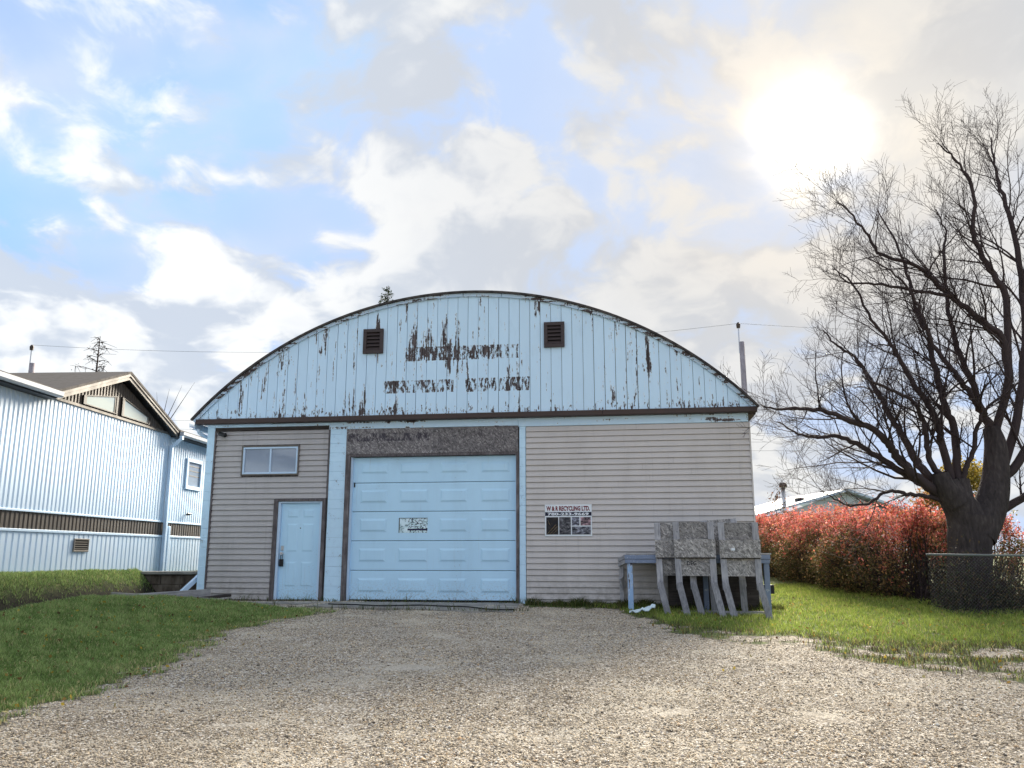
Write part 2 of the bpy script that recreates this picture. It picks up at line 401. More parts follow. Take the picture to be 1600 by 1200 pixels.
def b_wood(c0, c1, along='z'):
    def f(t, b):
        o = t.coord('Object'); r = t.rnd()
        o2 = t.vm('ADD', o, t.cxyz(t.m('MULTIPLY', r, 9.), t.m('MULTIPLY', r, 5.), t.m('MULTIPLY', r, 3.)))
        s = {'z': (45, 45, 2.2), 'x': (2.2, 45, 45), 'y': (45, 2.2, 45)}[along]
        g = t.noise(t.map(o2, s), 1, 6, .65, .3); n = t.noise(o2, 4, 5, .6)
        knot = t.step(t.vor(t.map(o2, (5, 5, 2.4)), 1.6), .07, .03)
        c = t.ramp(t.m('ADD', t.m('MULTIPLY', g, .6), t.m('MULTIPLY', n, .4)), [(.3, tuple(x * .35 for x in c0)), (.48, c0), (.68, c1)])
        c = t.mix(t.m('MULTIPLY', r, .4), c, tuple(x * .62 for x in c0))
        t.put(b.inputs['Base Color'], t.mix(knot, c, tuple(x * .2 for x in c0)))
        t.put(b.inputs['Normal'], t.bump(g, .5, .004))
    return f
M_DOOR = mat('white_blue_door_paint', spec=.4, build=b_doorpaint((.53, .79, .99)))
M_FOOTWOOD = mat('darker_weathered_lumber', rough=.88, spec=.2, build=b_wood((.24, .24, .26), (.44, .44, .46)))
M_GREYWOOD = mat('weathered_grey_lumber', rough=.85, spec=.2, build=b_wood((.36, .36, .385), (.58, .58, .60)))
M_GREYWOOD_X = mat('weathered_grey_lumber_lengthwise', rough=.85, spec=.2, build=b_wood((.32, .315, .32), (.52, .51, .50), 'x'))
M_TRIMWOOD = mat('bare_brown_trim_wood', rough=.85, spec=.2, build=b_wood((.12, .105, .108), (.28, .255, .26)))
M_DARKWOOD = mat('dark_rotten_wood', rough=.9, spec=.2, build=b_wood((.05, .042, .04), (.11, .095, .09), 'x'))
def b_osb(c0, c1, smudge=None):
    def f(t, b):
        o = t.coord('Object'); r = t.rnd()
        o = t.vm('ADD', o, t.cxyz(t.m('MULTIPLY', r, 3.7), 0., t.m('MULTIPLY', r, 8.1)))
        acc = None; hs = None
        for k, (rot, sx, sz) in enumerate(((.3, 12, 48), (1.25, 13, 52), (-.65, 12, 50), (2.2, 15, 48))):
            v = t.node('ShaderNodeTexVoronoi', {'Vector': t.map(t.map(o, rot=(0, rot, 0)), (sx, 1, sz), (k * 1.7, 0, k * .9)), 'Scale': 1.})
            s1 = t.node('ShaderNodeSeparateColor', {0: v.outputs['Color']}).outputs[k % 3]
            edge = t.step(v.outputs['Distance'], .35, .6)
            val = t.m('SUBTRACT', s1, t.m('MULTIPLY', edge, .30))
            sel = t.step(t.noise(t.map(o, (1, 1, 1), (k * 3.3, 0, 0)), 11, 2), .47, .53)
            acc = val if acc is None else t.node('ShaderNodeMix', {0: sel, 2: acc, 3: val}).outputs[0]
        c = t.ramp(acc, [(.0, tuple(x * .5 for x in c0)), (.12, tuple(x * .78 for x in c0)), (.5, c0), (.85, c1), (1., tuple(min(1, x * 1.25) for x in c1))])
        c = t.mix(1., c, t.cxyz(*(3 * [t.m('ADD', .72, t.m('MULTIPLY', r, .5))])), 'MULTIPLY')
        if smudge:
            x, y, z = t.xyz(t.coord('Object')); x0, x1, z0, z1 = smudge
            q = t.m('MULTIPLY', t.m('MULTIPLY', t.step(x, x0, x0 + .05), t.step(x, x1, x1 - .05)), t.m('MULTIPLY', t.step(z, z0, z0 + .03), t.step(z, z1, z1 - .03)))
            q = t.m('MULTIPLY', q, t.step(t.noise(t.map(t.coord('Object'), (13, 1, 5)), 1, 4, .7), .45, .55, 0, .8))
            c = t.mix(q, c, (.035, .03, .045))
        t.put(b.inputs['Base Color'], c); t.put(b.inputs['Normal'], t.bump(acc, .5, .004))
    return f
M_OSB = mat('weathered_chipboard', rough=.85, spec=.2, build=b_osb((.27, .25, .255), (.40, .375, .37), (1.42, 3.3, 3.32, 3.52)))
M_OSB2 = mat('grey_chipboard', rough=.85, spec=.2, build=b_osb((.33, .315, .305), (.47, .45, .43)))
def b_glass(t, b):
    o = t.coord('Object'); n = t.noise(o, 2.5, 3)
    t.put(b.inputs['Base Color'], t.mix(n, (.26, .31, .40), (.34, .39, .48)))  # pale reflected sky is painted into the base colour
    t.put(b.inputs['Normal'], t.bump(t.noise(o, 1.6, 2), .04, .02))
M_GLASS = mat('window_glass', rough=.05, spec=.9, build=b_glass)
def b_ply(t, b):
    b.inputs['Metallic'].default_value = .0
M_PANE = mat('pale_blind_behind_glass', (.45, .52, .52), .06, .8)
def b_conc(t, b):
    o = t.coord('Object'); n = t.noise(o, 3, 7, .65); k = t.noise(o, 70, 3)
    t.put(b.inputs['Base Color'], t.mix(t.step(n, .35, .7), (.21, .20, .185), (.36, .345, .315)))
    t.put(b.inputs['Normal'], t.bump(t.m('ADD', n, t.m('MULTIPLY', k, .3)), .4, .006))
M_CONC = mat('weathered_concrete', rough=.9, spec=.2, build=b_conc)
def b_conc2(t, b):
    o = t.coord('Object'); n = t.noise(t.map(o, (1, 1, .4)), 4, 7, .65); k = t.noise(o, 40, 3)
    t.put(b.inputs['Base Color'], t.mix(t.step(n, .35, .68), (.05, .038, .03), (.17, .14, .115)))
    t.put(b.inputs['Normal'], t.bump(t.m('ADD', n, t.m('MULTIPLY', k, .3)), .5, .01))
M_RET = mat('stained_retaining_wall', rough=.95, spec=.15, build=b_conc2)
def b_roof(t, b):
    o = t.coord('Object'); v = t.noise(t.map(o, (6, 6, 6)), 1, 5, .6)
    t.put(b.inputs['Base Color'], t.mix(t.step(v, .35, .65), (.035, .032, .033), (.085, .075, .07)))
    t.put(b.inputs['Normal'], t.bump(t.noise(o, 60, 3), .4, .004))
M_ROOF = mat('dark_asphalt_roofing', rough=.9, spec=.2, build=b_roof)
M_ROOFG = mat('grey_brown_shingle', rough=.9, spec=.2, build=b_dirty((.085, .078, .075), .6, 7, .6, .8))
M_METAL_W = mat('white_ribbed_metal', spec=.45, build=b_dirty((.58, .71, .85), .86, 1.2, .35, .35, bump=.03))
M_METAL_B = mat('brown_ribbed_metal', spec=.4, build=b_dirty((.085, .07, .058), .7, 1.5, .5, .4, bump=.03))
M_GREYTRIM = mat('warm_grey_fascia', spec=.4, build=b_dirty((.16, .142, .125), .7, 2, .5, .45))
M_GUTTER = mat('grey_gutter', spec=.5, build=b_dirty((.42, .46, .52), .7, 2, .5, .35))
M_STEEL = mat('galvanised_steel', (.5, .5, .52), .35, .5, .9)
M_DECKPAINT = mat('faded_blue_deck_paint', spec=.3, build=b_peel(True, .02, base=(.20, .25, .36)))
M_LEGPAINT = mat('peeling_pale_blue_post', spec=.3, build=b_peel(False, .06, base=(.30, .46, .70)))
M_POLE = mat('grey_utility_pole', rough=.85, build=b_wood((.30, .27, .30), (.50, .46, .50)))

# ------------------------------------------------------------------ the arched workshop
W = thing('arched_workshop', P0, -A, 'arched roof workshop with peeling pale blue gable, beige siding and white garage door', 'building')
CU, CZ, RAD = 3.996, -1.72, 8.26
def arc(u, r=RAD): return CZ + math.sqrt(max(r * r - (u - CU) ** 2, 0))
DEPTH = 15.
# shell behind the front: two side walls, back wall
part('side_wall', MB().box(-1.79, -1.62, .30, DEPTH, -.25, 3.80), M_BLOCK, W)
part('side_wall', MB().box(9.70, 9.88, .06, DEPTH, -.25, 3.80), M_SIDE_R, W)
part('back_wall', MB().box(-1.62, 9.70, DEPTH - .2, DEPTH, -.25, 3.80), M_BLOCK, W)
bk = MB(); N = 24
us = [CU - 5.95 + 11.9 * i / N for i in range(N + 1)]
bk.prism([(us[0], 3.8)] + [(u, arc(u, RAD - .06)) for u in us] + [(us[-1], 3.8)], 'y', DEPTH - .15, DEPTH - .05)
part('back_gable', bk, M_SIDE_R, W)
# front core wall (dark, behind the cladding)
core = MB()
for (a, b_, z0, z1) in ((-1.61, -.14, -.25, 3.8), (-.14, 1.0, 2.12, 3.8), (1.0, 1.46, -.25, 3.8), (1.46, 5.16, 3.02, 3.8), (5.16, 9.70, -.25, 3.8)):
    core.box(a, b_, .046, .24, z0, z1)
part('front_wall', core, M_TRIMWOOD, W)
part('gable_backing', MB().prism([(us[0], 3.8)] + [(u, arc(u, RAD - .08)) for u in us] + [(us[-1], 3.8)], 'y', -.09, -.02), M_DARK, W)
# roof
nr = 64; a0 = math.acos(5.58 / RAD)
rm = MB(); th = [-a0 + 2 * a0 * i / nr for i in range(nr + 1)]
ys_ = (-.24, DEPTH + .1)
for yy in ys_:
    for q in th: rm.v += [(CU + (RAD - .025) * math.sin(q), yy, CZ + (RAD - .025) * math.cos(q)), (CU + (RAD + .018) * math.sin(q), yy, CZ + (RAD + .018) * math.cos(q))]
k = 2 * (nr + 1)
for i in range(nr):
    a = 2 * i
    rm.f += [(a, a + 1, a + 3, a + 2), (k + a, k + a + 2, k + a + 3, k + a + 1), (a + 1, k + a + 1, k + a + 3, a + 3), (a, a + 2, k + a + 2, k + a)]
roof = part('roof', rm, M_ROOF, W)
part('roof_vent_pipe', MB().tube([(-1.12, 1.2, arc(-1.12) - .05), (-1.12, 1.2, arc(-1.12) + .16)], .05, 8).tube([(-1.12, 1.2, arc(-1.12) + .16), (-1.12, 1.2, arc(-1.12) + .2)], .075, 8), M_BLACK, roof)
# bargeboard: short straight lengths following the arch
for i in range(16):
    q0 = -a0 + 2 * a0 * i / 16 + .0008; q1 = -a0 + 2 * a0 * (i + 1) / 16 - .0008
    mb = MB(); poly = []
    r0, r1 = RAD - .095 - random.uniform(0, .008), RAD - .027
    for q in np.linspace(q0, q1, 5): poly.append((CU + r1 * math.sin(q), CZ + r1 * math.cos(q)))
    for q in np.linspace(q1, q0, 5): poly.append((CU + r0 * math.sin(q), CZ + r0 * math.cos(q)))
    yo = random.uniform(-.004, .004)
    part('bargeboard', mb.prism(poly, 'y', -.185 + yo, -.150 + yo), M_FASCIA, W)
# gable boards
u = -1.96; i = 0
while u < 9.98:
    wd = .2245; u1 = min(u + wd, 10.0)
    g = random.uniform(.007, .012); yo = random.uniform(-.004, .004)
    ua, ub = u + g / 2, u1 - g / 2
    pts = [(ua, 3.875), (ub, 3.875)]
    tops = [(x, arc(x, RAD - .06)) for x in np.linspace(ub, ua, 4)]
    if min(z for _, z in tops) > 3.88:
        part('gable_board', MB().prism(pts + tops, 'y', -.140 + yo, -.105 + yo), M_BOARD, W)
    elif max(z for _, z in tops) > 3.88:
        tops = [q for q in tops if q[1] > 3.88]
        part('gable_board', MB().prism([(min(q[0] for q in tops), 3.875), (max(q[0] for q in tops) + .001, 3.875)] + tops, 'y', -.140 + yo, -.105 + yo), M_BOARD, W)
    u = u1
# brown band under the gable, three lengths, and eaves behind it
for a, b_ in ((-2.0, 1.31), (1.314, 6.95), (6.954, 10.05)):
    part('band_board', MB().cbox(a, b_, -.20 + random.uniform(-.004, .004), -.03, 3.765, 3.872, .008), M_BROWN, W)
part('eave', MB().box(-2.0, -1.80, -.028, DEPTH, 3.80, 3.865), M_BROWN, W)
part('eave', MB().box(9.89, 10.04, -.028, DEPTH, 3.74, 3.865), M_BROWN, W)
# lintel pieces
for a, b_, z0 in ((-1.79, 1.025, 3.70), (1.03, 5.175, 3.61), (5.18, 9.885, 3.588)):
    part('lintel_beam', MB().cbox(a, b_, -.025, .044, z0, 3.764, .006), M_BEAM, W)
part('top_plank', MB().cbox(-1.61, 1.02, -.008, .043, 3.625, 3.697, .006), M_DARKWOOD, W)
part('flashing_strip', MB().cbox(-1.80, -.27, -.075, -.027, 3.742, 3.762, .004), M_WHITE, W)
# painted block piers
def pier(u0, u1, z0, z1, half=False, h=.2):
    z = z0; k = 0
    while z < z1 - .02:
        zt = min(z + h, z1); yo = random.uniform(-.003, .003)
        cuts = [u0, u1]
        if half and k % 2: cuts = [u0, (u0 + u1) / 2, u1]
        for a, b_ in zip(cuts[:-1], cuts[1:]):
            part('concrete_block', MB().cbox(a + .002, b_ - .002, -.012 + yo, .29, z + .001, zt - .001, .003), M_BLOCK, W)
        z = zt; k += 1
pier(-1.79, -1.615, -.1, 3.70); pier(1.062, 1.428, -.1, 3.61); pier(5.20, 5.335, -.06, 3.588)
# siding: each course its own piece, split round the openings
def course(mb, a, b_, z, h, y):
    # clapboard-like vinyl profile: hanging lip at the bottom, sloped face with a mid crease
    prof = [(y + .012, z), (y - .022, z), (y - .0225, z + .006), (y - .012, z + h * .5), (y - .010, z + h * .53), (y - .002, z + h - .012), (y + .016, z + h - .010), (y + .018, z + h + .004), (y + .022, z + h + .004), (y + .022, z + .002)]
    mb.prism(prof, 'x', a, b_)
def wall_courses(u0, u1, z0, z1, y, m, holes):
    h = .1175; z = z0
    while z < z1 - .03:
        hh = min(h, z1 - z); segs = [(u0, u1)]
        for (ha, hb, hz0, hz1) in holes:
            if z + hh > hz0 + .01 and z < hz1 - .01:
                ns = []
                for a, b_ in segs:
                    if hb <= a or ha >= b_: ns.append((a, b_)); continue
                    if ha - a > .02: ns.append((a, ha))
                    if b_ - hb > .02: ns.append((hb, b_))
                segs = ns
        cutx = [random.uniform(u0 + .8, u1 - .6)] if u1 - u0 > 3 else []
        segs = [q for a, b_ in segs for q in ([(a, cutx[0] - .0012), (cutx[0] + .0012, b_)] if cutx and a + .3 < cutx[0] < b_ - .3 else [(a, b_)])]
        for a, b_ in segs:
            mb = MB(); course(mb, a, b_, z + random.uniform(-.001, .001), hh - .003, y + random.uniform(-.0015, .0015)); part('siding_course', mb, m, W)
        z += h
WIN = (-.95, .37, 2.635, 3.285)
wall_courses(-1.575, 1.02, .015, 3.62, .02, M_SIDE_L, [WIN, (-.145, 1.1, -.1, 2.125)])
wall_courses(5.345, 9.885, -.05, 3.585, -.005, M_SIDE_R, [])
part('corner_trim', MB().box(9.886, 9.915, -.035, .06, -.05, 3.586), M_SIDE_R, W)
part('edge_trim', MB().cbox(-1.613, -1.577, -.022, .043, -.02, 3.623, .004), M_TRIMWOOD, W)
part('edge_trim', MB().cbox(1.022, 1.060, -.020, .043, 2.125, 3.69, .004), M_TRIMWOOD, W)
part('starter_board', MB().box(-1.575, -.145, -.010, .043, -.10, .013), M_TRIMWOOD, W)
part('starter_board', MB().box(5.345, 9.885, -.02, .043, -.25, -.052), M_CONC, W)
# window over the door
wn = part('window', MB().box(WIN[0] + .02, WIN[1] - .02, .035, .044, WIN[2] + .02, WIN[3] - .02), M_DARK, W)
def ring(x0, x1, z0, z1, t_, y0, y1):
    return [MB().cbox(x0, x1, y0, y1, z1 - t_, z1, .004), MB().cbox(x0, x1, y0, y1, z0, z0 + t_, .004), MB().cbox(x0, x0 + t_, y0, y1, z0 + t_ + .001, z1 - t_ - .001, .004), MB().cbox(x1 - t_, x1, y0, y1, z0 + t_ + .001, z1 - t_ - .001, .004)]
for mb in ring(*WIN, .028, -.03, .03): part('frame', mb, M_GREYTRIM, wn)
for mb in ring(WIN[0] + .029, WIN[1] - .029, WIN[2] + .029, WIN[3] - .029, .04, -.018, .03): part('sash', mb, M_WHITE, wn)
xm = -.285
part('mullion', MB().cbox(xm - .018, xm + .018, -.016, .03, WIN[2] + .07, WIN[3] - .07, .003), M_WHITE, wn)
for a, b_ in ((WIN[0] + .07, xm - .018), (xm + .018, WIN[1] - .07)): part('pane', MB().box(a, b_, .012, .018, WIN[2] + .07, WIN[3] - .07), M_GLASS, wn)
# entry door
dr = part('entry_door', MB().cbox(.012, .895, .060, .10, .02, 2.03, .003), M_DOOR, W)
for a, b_, z0, z1 in ((-.14, -.045, -.03, 2.12), (.950, 1.022, -.03, 2.12), (-.044, .949, 2.065, 2.12)):
    part('door_frame', MB().cbox(a, b_, -.03, .045, z0, z1, .005), M_TRIMWOOD, dr)
for a, b_, z0, z1 in ((-.044, .010, .0, 2.064), (.897, .949, .0, 2.064), (.011, .896, 2.032, 2.064)):
    part('jamb', MB().cbox(a, b_, -.005, .12, z0, z1, .003), M_WHITE, dr)
part('threshold', MB().cbox(-.044, .949, -.05, .12, -.03, .015, .004), M_GREYTRIM, dr)
def raised(x0, x1, z0, z1, y, c=.03, p_=.012):
    """raised panel with sloping borders, standing off plane y towards -y"""
    q = [(x0, y, z0), (x1, y, z0), (x1, y, z1), (x0, y, z1), (x0 + c * .35, y - p_ * .2, z0 + c * .35), (x1 - c * .35, y - p_ * .2, z0 + c * .35), (x1 - c * .35, y - p_ * .2, z1 - c * .35), (x0 + c * .35, y - p_ * .2, z1 - c * .35),
         (x0 + c, y - p_, z0 + c), (x1 - c, y - p_, z0 + c), (x1 - c, y - p_, z1 - c), (x0 + c, y - p_, z1 - c)]
    fs = [(8, 9, 10, 11)]
    for o in (0, 4):
        for j in range(4): fs.append((o + j, o + (j + 1) % 4, o + 4 + (j + 1) % 4, o + 4 + j))
    return MB().add(q, fs)
for a, b_ in ((.15, .41), (.50, .76)):
    for z0, z1 in ((1.72, 1.90), (1.00, 1.60), (.28, .80)): part('panel', raised(a, b_, z0, z1, .0595, .035, .010), M_DOOR, dr)
part('deadbolt', MB().cbox(.04, .10, .045, .0595, 1.03, 1.13, .006), M_STEEL, dr)
part('handle', MB().tube([(.072, .06, .97), (.072, .005, .97), (.075, 0, .97)], .028, 10).bar((.072, .0, .97), (.13, .0, .965), .018, .018), M_STEEL, dr)
part('key_lockbox', MB().cbox(.035, .115, .0, .05, .70, .85, .01).tube([(.055, .025, .84), (.055, .025, .93), (.095, .025, .93), (.095, .025, .84)], .007, 6), M_BLACK, dr)
part('peephole', MB().tube([(.455, .061, 1.50), (.455, .054, 1.50)], .012, 8), M_BLACK, dr)
# garage door
gd = part('garage_door', MB().box(1.56, 5.13, .16, .19, .0, 3.0), M_DARK, W)
for a, b_, z0, z1 in ((1.432, 1.535, -.04, 3.05), (5.135, 5.195, -.04, 3.05)):
    part('door_frame', MB().cbox(a, b_, -.03, .22, z0, z1, .006), M_TRIMWOOD, gd)
part('head_frame', MB().cbox(1.536, 5.134, -.026, .22, 3.005, 3.055, .005), M_TRIMWOOD, gd)
part('stop_strip', MB().cbox(1.537, 1.575, .02, .15, .0, 3.0, .004), M_WHITE, gd)
part('stop_strip', MB().cbox(5.115, 5.133, .02, .15, .0, 3.0, .004), M_WHITE, gd)
ZS = [.02, .62, 1.23, 1.84, 2.45, 3.003]
ROWS = [(.17, .47), (.79, 1.08), (1.41, 1.70), (2.02, 2.31), (2.64, 2.87)]
COLS = [(1.75, 2.35), (2.61, 3.25), (3.49, 4.09), (4.37, 4.99)]
for j in range(5):
    yo = random.uniform(-.002, .002)
    part('section', MB().cbox(1.562, 5.128, .10 + yo, .158, ZS[j] + .005, ZS[j + 1] - .005, .008), M_DOOR, gd)
    for i, (a, b_) in enumerate(COLS):
        if (j, i) != (2, 1): part('panel', raised(a, b_, *ROWS[j], .0995 + yo, .05, .019), M_DOOR, gd)
part('bottom_seal', MB().box(1.58, 5.11, .105, .15, -.02, .021), M_BLACK, gd)
part('hinge_bracket', MB().cbox(1.600, 1.625, .085, .10, 2.36, 2.46, .003), M_BLACK, gd)
# poster stuck in the door's one flat field
def b_poster(t, b):
    x, y, z = t.xyz(t.coord('Object')); o = t.coord('Object')
    n = t.noise(t.map(o, (26, 1, 30)), 1, 4, .7); n2 = t.noise(t.map(o, (8, 1, 9), (3, 0, 0)), 1, 3, .6)
    c = t.mix(t.step(n2, .42, .6), (.72, .88, .96), (.55, .74, .80))
    ink = t.m('MULTIPLY', t.step(n, .50, .55), t.m('MAXIMUM', t.step(x, 2.80, 2.83), t.m('MULTIPLY', t.step(n2, .52, .56), .8)))
    c = t.mix(ink, c, (.04, .07, .10))
    bar = t.m('MULTIPLY', t.m('MULTIPLY', t.step(z, 1.440, 1.444), t.step(z, 1.482, 1.478)), t.step(x, 2.80, 2.81))
    c = t.mix(bar, c, (.012, .014, .06))
    t.put(b.inputs['Base Color'], c)
part('poster', MB().box(2.62, 3.235, .096, .0985, 1.395, 1.705), mat('torn_shiny_poster', rough=.25, spec=.5, build=b_poster), gd, label='torn shiny poster stuck on the garage door')
part('poster_edge', MB().box(2.615, 2.632, .093, .0955, 1.395, 1.705).box(2.632, 3.235, .093, .0955, 1.694, 1.705), M_BLACK, gd)
# chipboard over the garage door
part('chipboard_sheet', MB().cbox(1.43, 3.348, -.014, .044, 3.06, 3.607, .003), M_OSB, W)
part('chipboard_sheet', MB().cbox(3.352, 5.175, -.017, .044, 3.06, 3.603, .003), M_OSB, W)
# louvred vents
for (a, b_) in ((1.78, 2.23), (5.755, 6.19)):
    v = part('gable_vent', MB().box(a + .05, b_ - .05, -.150, -.142, 5.29, 5.74), M_DARK, W)
    for mb in ring(a, b_, 5.24, 5.79, .075, -.20, -.146): part('vent_frame', mb, M_BROWNF, v)
    for j in range(5):
        zz = 5.335 + j * .081
        part('slat', MB().prism([(-.196, zz - .012), (-.190, zz - .018), (-.152, zz + .042), (-.158, zz + .048)], 'x', a + .077, b_ - .077), M_BROWNF, v)
# gutter along the left eave with its downspout
gt = part('gutter', MB().prism([(-2.16, 3.80), (-2.15, 3.70), (-2.12, 3.665), (-2.03, 3.665), (-2.03, 3.80), (-2.035, 3.80), (-2.035, 3.67), (-2.118, 3.67), (-2.145, 3.703), (-2.155, 3.80)], 'y', -.16, DEPTH), M_WHITE, W)
part('downspout', MB().tube([(-2.02, -.03, 3.69), (-2.0, .0, 3.61), (-1.95, .10, 3.55), (-1.88, .28, 3.50), (-1.85, .36, 3.40), (-1.85, .36, 1.5), (-1.845, .33, .62)], .042, 10), M_WHITE, gt, True)
part('downspout_elbow', MB().bar((-1.84, .34, .64), (-1.83, .18, .48), .07, .09).bar((-1.83, .18, .50), (-1.98, -.30, .14), .07, .09), M_WHITE, gt)

# ------------------------------------------------------------------ things fixed to the front
def BT(name, u, y, z, label, cat, group=None): return thing(name, BL(u, y, z), -A, label, cat, group)
sg = BT('wall_sign', 5.73, -.022, 1.31, 'white recycling company sign with phone number screwed to beige siding', 'sign')
part('board', MB().cbox(0, .96, -.012, 0, 0, .64, .003), mat('white_sign_sheet', rough=.35, spec=.5, build=b_dirty((.78, .83, .87), .85, 3, .4, .3)), sg)
part('band', MB().box(.006, .954, -.0145, -.0125, .412, .488), mat('navy_ink', (.008, .010, .035), .4), sg)
def b_photo(seed, tint):
    def f(t, b):
        o = t.map(t.coord('Object'), (1, 1, 1), (seed, 0, seed * .7))
        n = t.noise(t.map(o, (9, 1, 16), rot=(0, .4 * seed, 0)), 1, 4, .7)
        t.put(b.inputs['Base Color'], t.ramp(n, [(.40, (.008, .009, .018)), (.52, tuple(x * .3 for x in tint)), (.62, tint)]))
    return f
for k, (a, b_, z0, z1, tn) in enumerate(((.028, .275, .035, .385, (.035, .03, .03)), (.293, .53, .035, .385, (.25, .25, .28)), (.552, .705, .215, .385, (.45, .47, .6)), (.727, .935, .215, .385, (.6, .4, .45)), (.552, .935, .035, .195, (.4, .42, .5)))):
    pm = part('picture', MB().box(a, b_, -.0145, -.0125, z0, z1), mat('printed_picture', rough=.4, build=b_photo(k * 1.7 + .3, tn)), sg)
    if k == 0:
        gold = mat('gold_ink', (.72, .50, .24), .4)
        for q in ((.04, .04, .23, .24), (.10, .04, .268, .21), (.15, .04, .268, .14), (.06, .32, .11, .22)):
            part('rod', MB().bar((q[0], -.0155, q[1]), (q[2], -.0155, q[3]), .0015, .018, (0, 1, 0)), gold, pm)
def text(body, size, width, m, parent, x, y, z, name='lettering', bold=.0, name_loc=None):
    cu = bpy.data.curves.new('t', 'FONT'); cu.body = body; cu.size = size; cu.extrude = .0006; cu.offset = bold; cu.resolution_u = 2
    o = bpy.data.objects.new('t', cu); COL.objects.link(o); bpy.context.view_layer.update()
    me = bpy.data.meshes.new_from_object(o.evaluated_get(bpy.context.evaluated_depsgraph_get()))
    bpy.data.objects.remove(o); bpy.data.curves.remove(cu)
    co = np.empty(len(me.vertices) * 3, np.float32); me.vertices.foreach_get('co', co); co = co.reshape(-1, 3)
    sx = width / max(co[:, 0].max() - co[:, 0].min(), 1e-6); x0 = co[:, 0].min()
    nc = np.stack([(co[:, 0] - x0) * sx + x, y - co[:, 2], co[:, 1] + z], 1); me.vertices.foreach_set('co', nc.astype(np.float32).ravel()); me.update()
    me.materials.clear()
    return link(name, me, m, parent)
RED = mat('dark_red_ink', (.16, .008, .022), .4); WHITEINK = mat('white_ink', (.8, .85, .9), .4)
text('W & R RECYCLING LTD.', .125, .89, RED, sg, .032, -.0135, .518, bold=.0055)
text('780-233-9669', .072, .84, WHITEINK, sg, .058, -.0155, .424, bold=.0025)
sec = BT('security_camera', -1.38, -.0, 3.50, 'small black security camera high on grey siding left of the window', 'camera')
part('bracket', MB().cbox(-.03, .03, -.03, .006, .0, .08, .005).bar((0, -.02, .04), (0, -.09, .03), .02, .02), M_BLACK, sec)
part('camera_body', MB().tube([(-.10, -.08, .065), (-.085, -.085, .06), (.06, -.13, .015), (.085, -.138, .005)], [.036, .045, .045, .036], 12), M_BLACK, sec, True)

# concrete at the doors
def slab(name, pts, z0, z1, seed=0):
    mb = MB(); q = [tuple(BL(u_, y_)[:2]) for u_, y_ in pts]
    mb.prism(q, 'z', z0, z1); return struct(name, mb, M_CONC)
def draped(name, pts, lift):
    q = [BL(u_, y_) for u_, y_ in pts]; n = len(q); mb = MB()
    mb.add([(p_.x, p_.y, min(float(gz(p_.x, p_.y)) + lift, -.012)) for p_ in q] + [(p_.x, p_.y, -.4) for p_ in q], [tuple(range(n))] + [(i, n + i, n + (i + 1) % n, (i + 1) % n) for i in range(n)])
    return struct(name, mb, M_CONC)
draped('concrete_apron', [(1.45, .10), (1.36, -.60), (1.20, -1.25), (2.1, -1.45), (2.75, -1.40), (3.30, -1.52), (3.305, -.7), (3.305, .10)], .022)
draped('concrete_apron', [(3.318, .10), (3.318, -.7), (3.312, -1.5), (4.1, -1.70), (4.8, -1.58), (5.30, -1.72), (5.27, -.8), (5.20, -.04), (5.20, .10)], .016)
draped('concrete_step', [(-.35, -.055), (-.38, -.85), (.9, -.95), (1.15, -.5), (1.12, -.055)], .020)
draped('concrete_step', [(-1.2, -1.0), (-1.15, -1.75), (.25, -1.75), (.55, -1.25), (.2, -.98)], .035)
hz = MB(); pp = []
for i in range(26):
    u_ = 1.55 + i * .15; q = BL(u_, -1.02 - .12 * math.sin(i * .33) - .05 * math.sin(i * .9) - .016 * i); pp.append((q.x, q.y, float(gz(q.x, q.y)) + .04))
tag(link('cable', MB().tube(pp, .013, 6).mesh('cable', True), M_BLACK), 'black cable lying along the concrete in front of the garage door', 'cable')

# ------------------------------------------------------------------ timbers at the left corner
def timber(name, a, b_, wx, wy, m, label):
    a, b_ = Vector(a), Vector(b_); L = (b_ - a).length
    o = link(name, MB().cbox(0, L, -wx / 2, wx / 2, 0, wy, .006).mesh(name), m, None, a)
    d_ = (b_ - a).normalized(); o.rotation_euler = (0, -math.asin(d_.z), math.atan2(d_.y, d_.x)); return tag(o, label, 'timber')
timber('wooden_beam', (-7.36, 15.82, .06), (-6.26, 17.75, .10), .06, .15, M_GREYWOOD_X, 'long pale grey beam lying on edge below the downspout')
timber('broken_board', (-6.52, 16.75, .03), (-5.83, 17.68, .10), .16, .05, M_DARKWOOD, 'dark rotten board beside the corner of the siding')
timber('edging_curb', (-7.42, 15.86, .165), (-5.45, 16.32, .02), .10, .10, M_CONC, 'thin concrete edging along the back of the left lawn')
timber('edging_curb', (-5.44, 16.33, -.02), (-4.72, 16.02, -.11), .12, .10, M_CONC, 'short concrete edging piece stepping down towards the gravel')

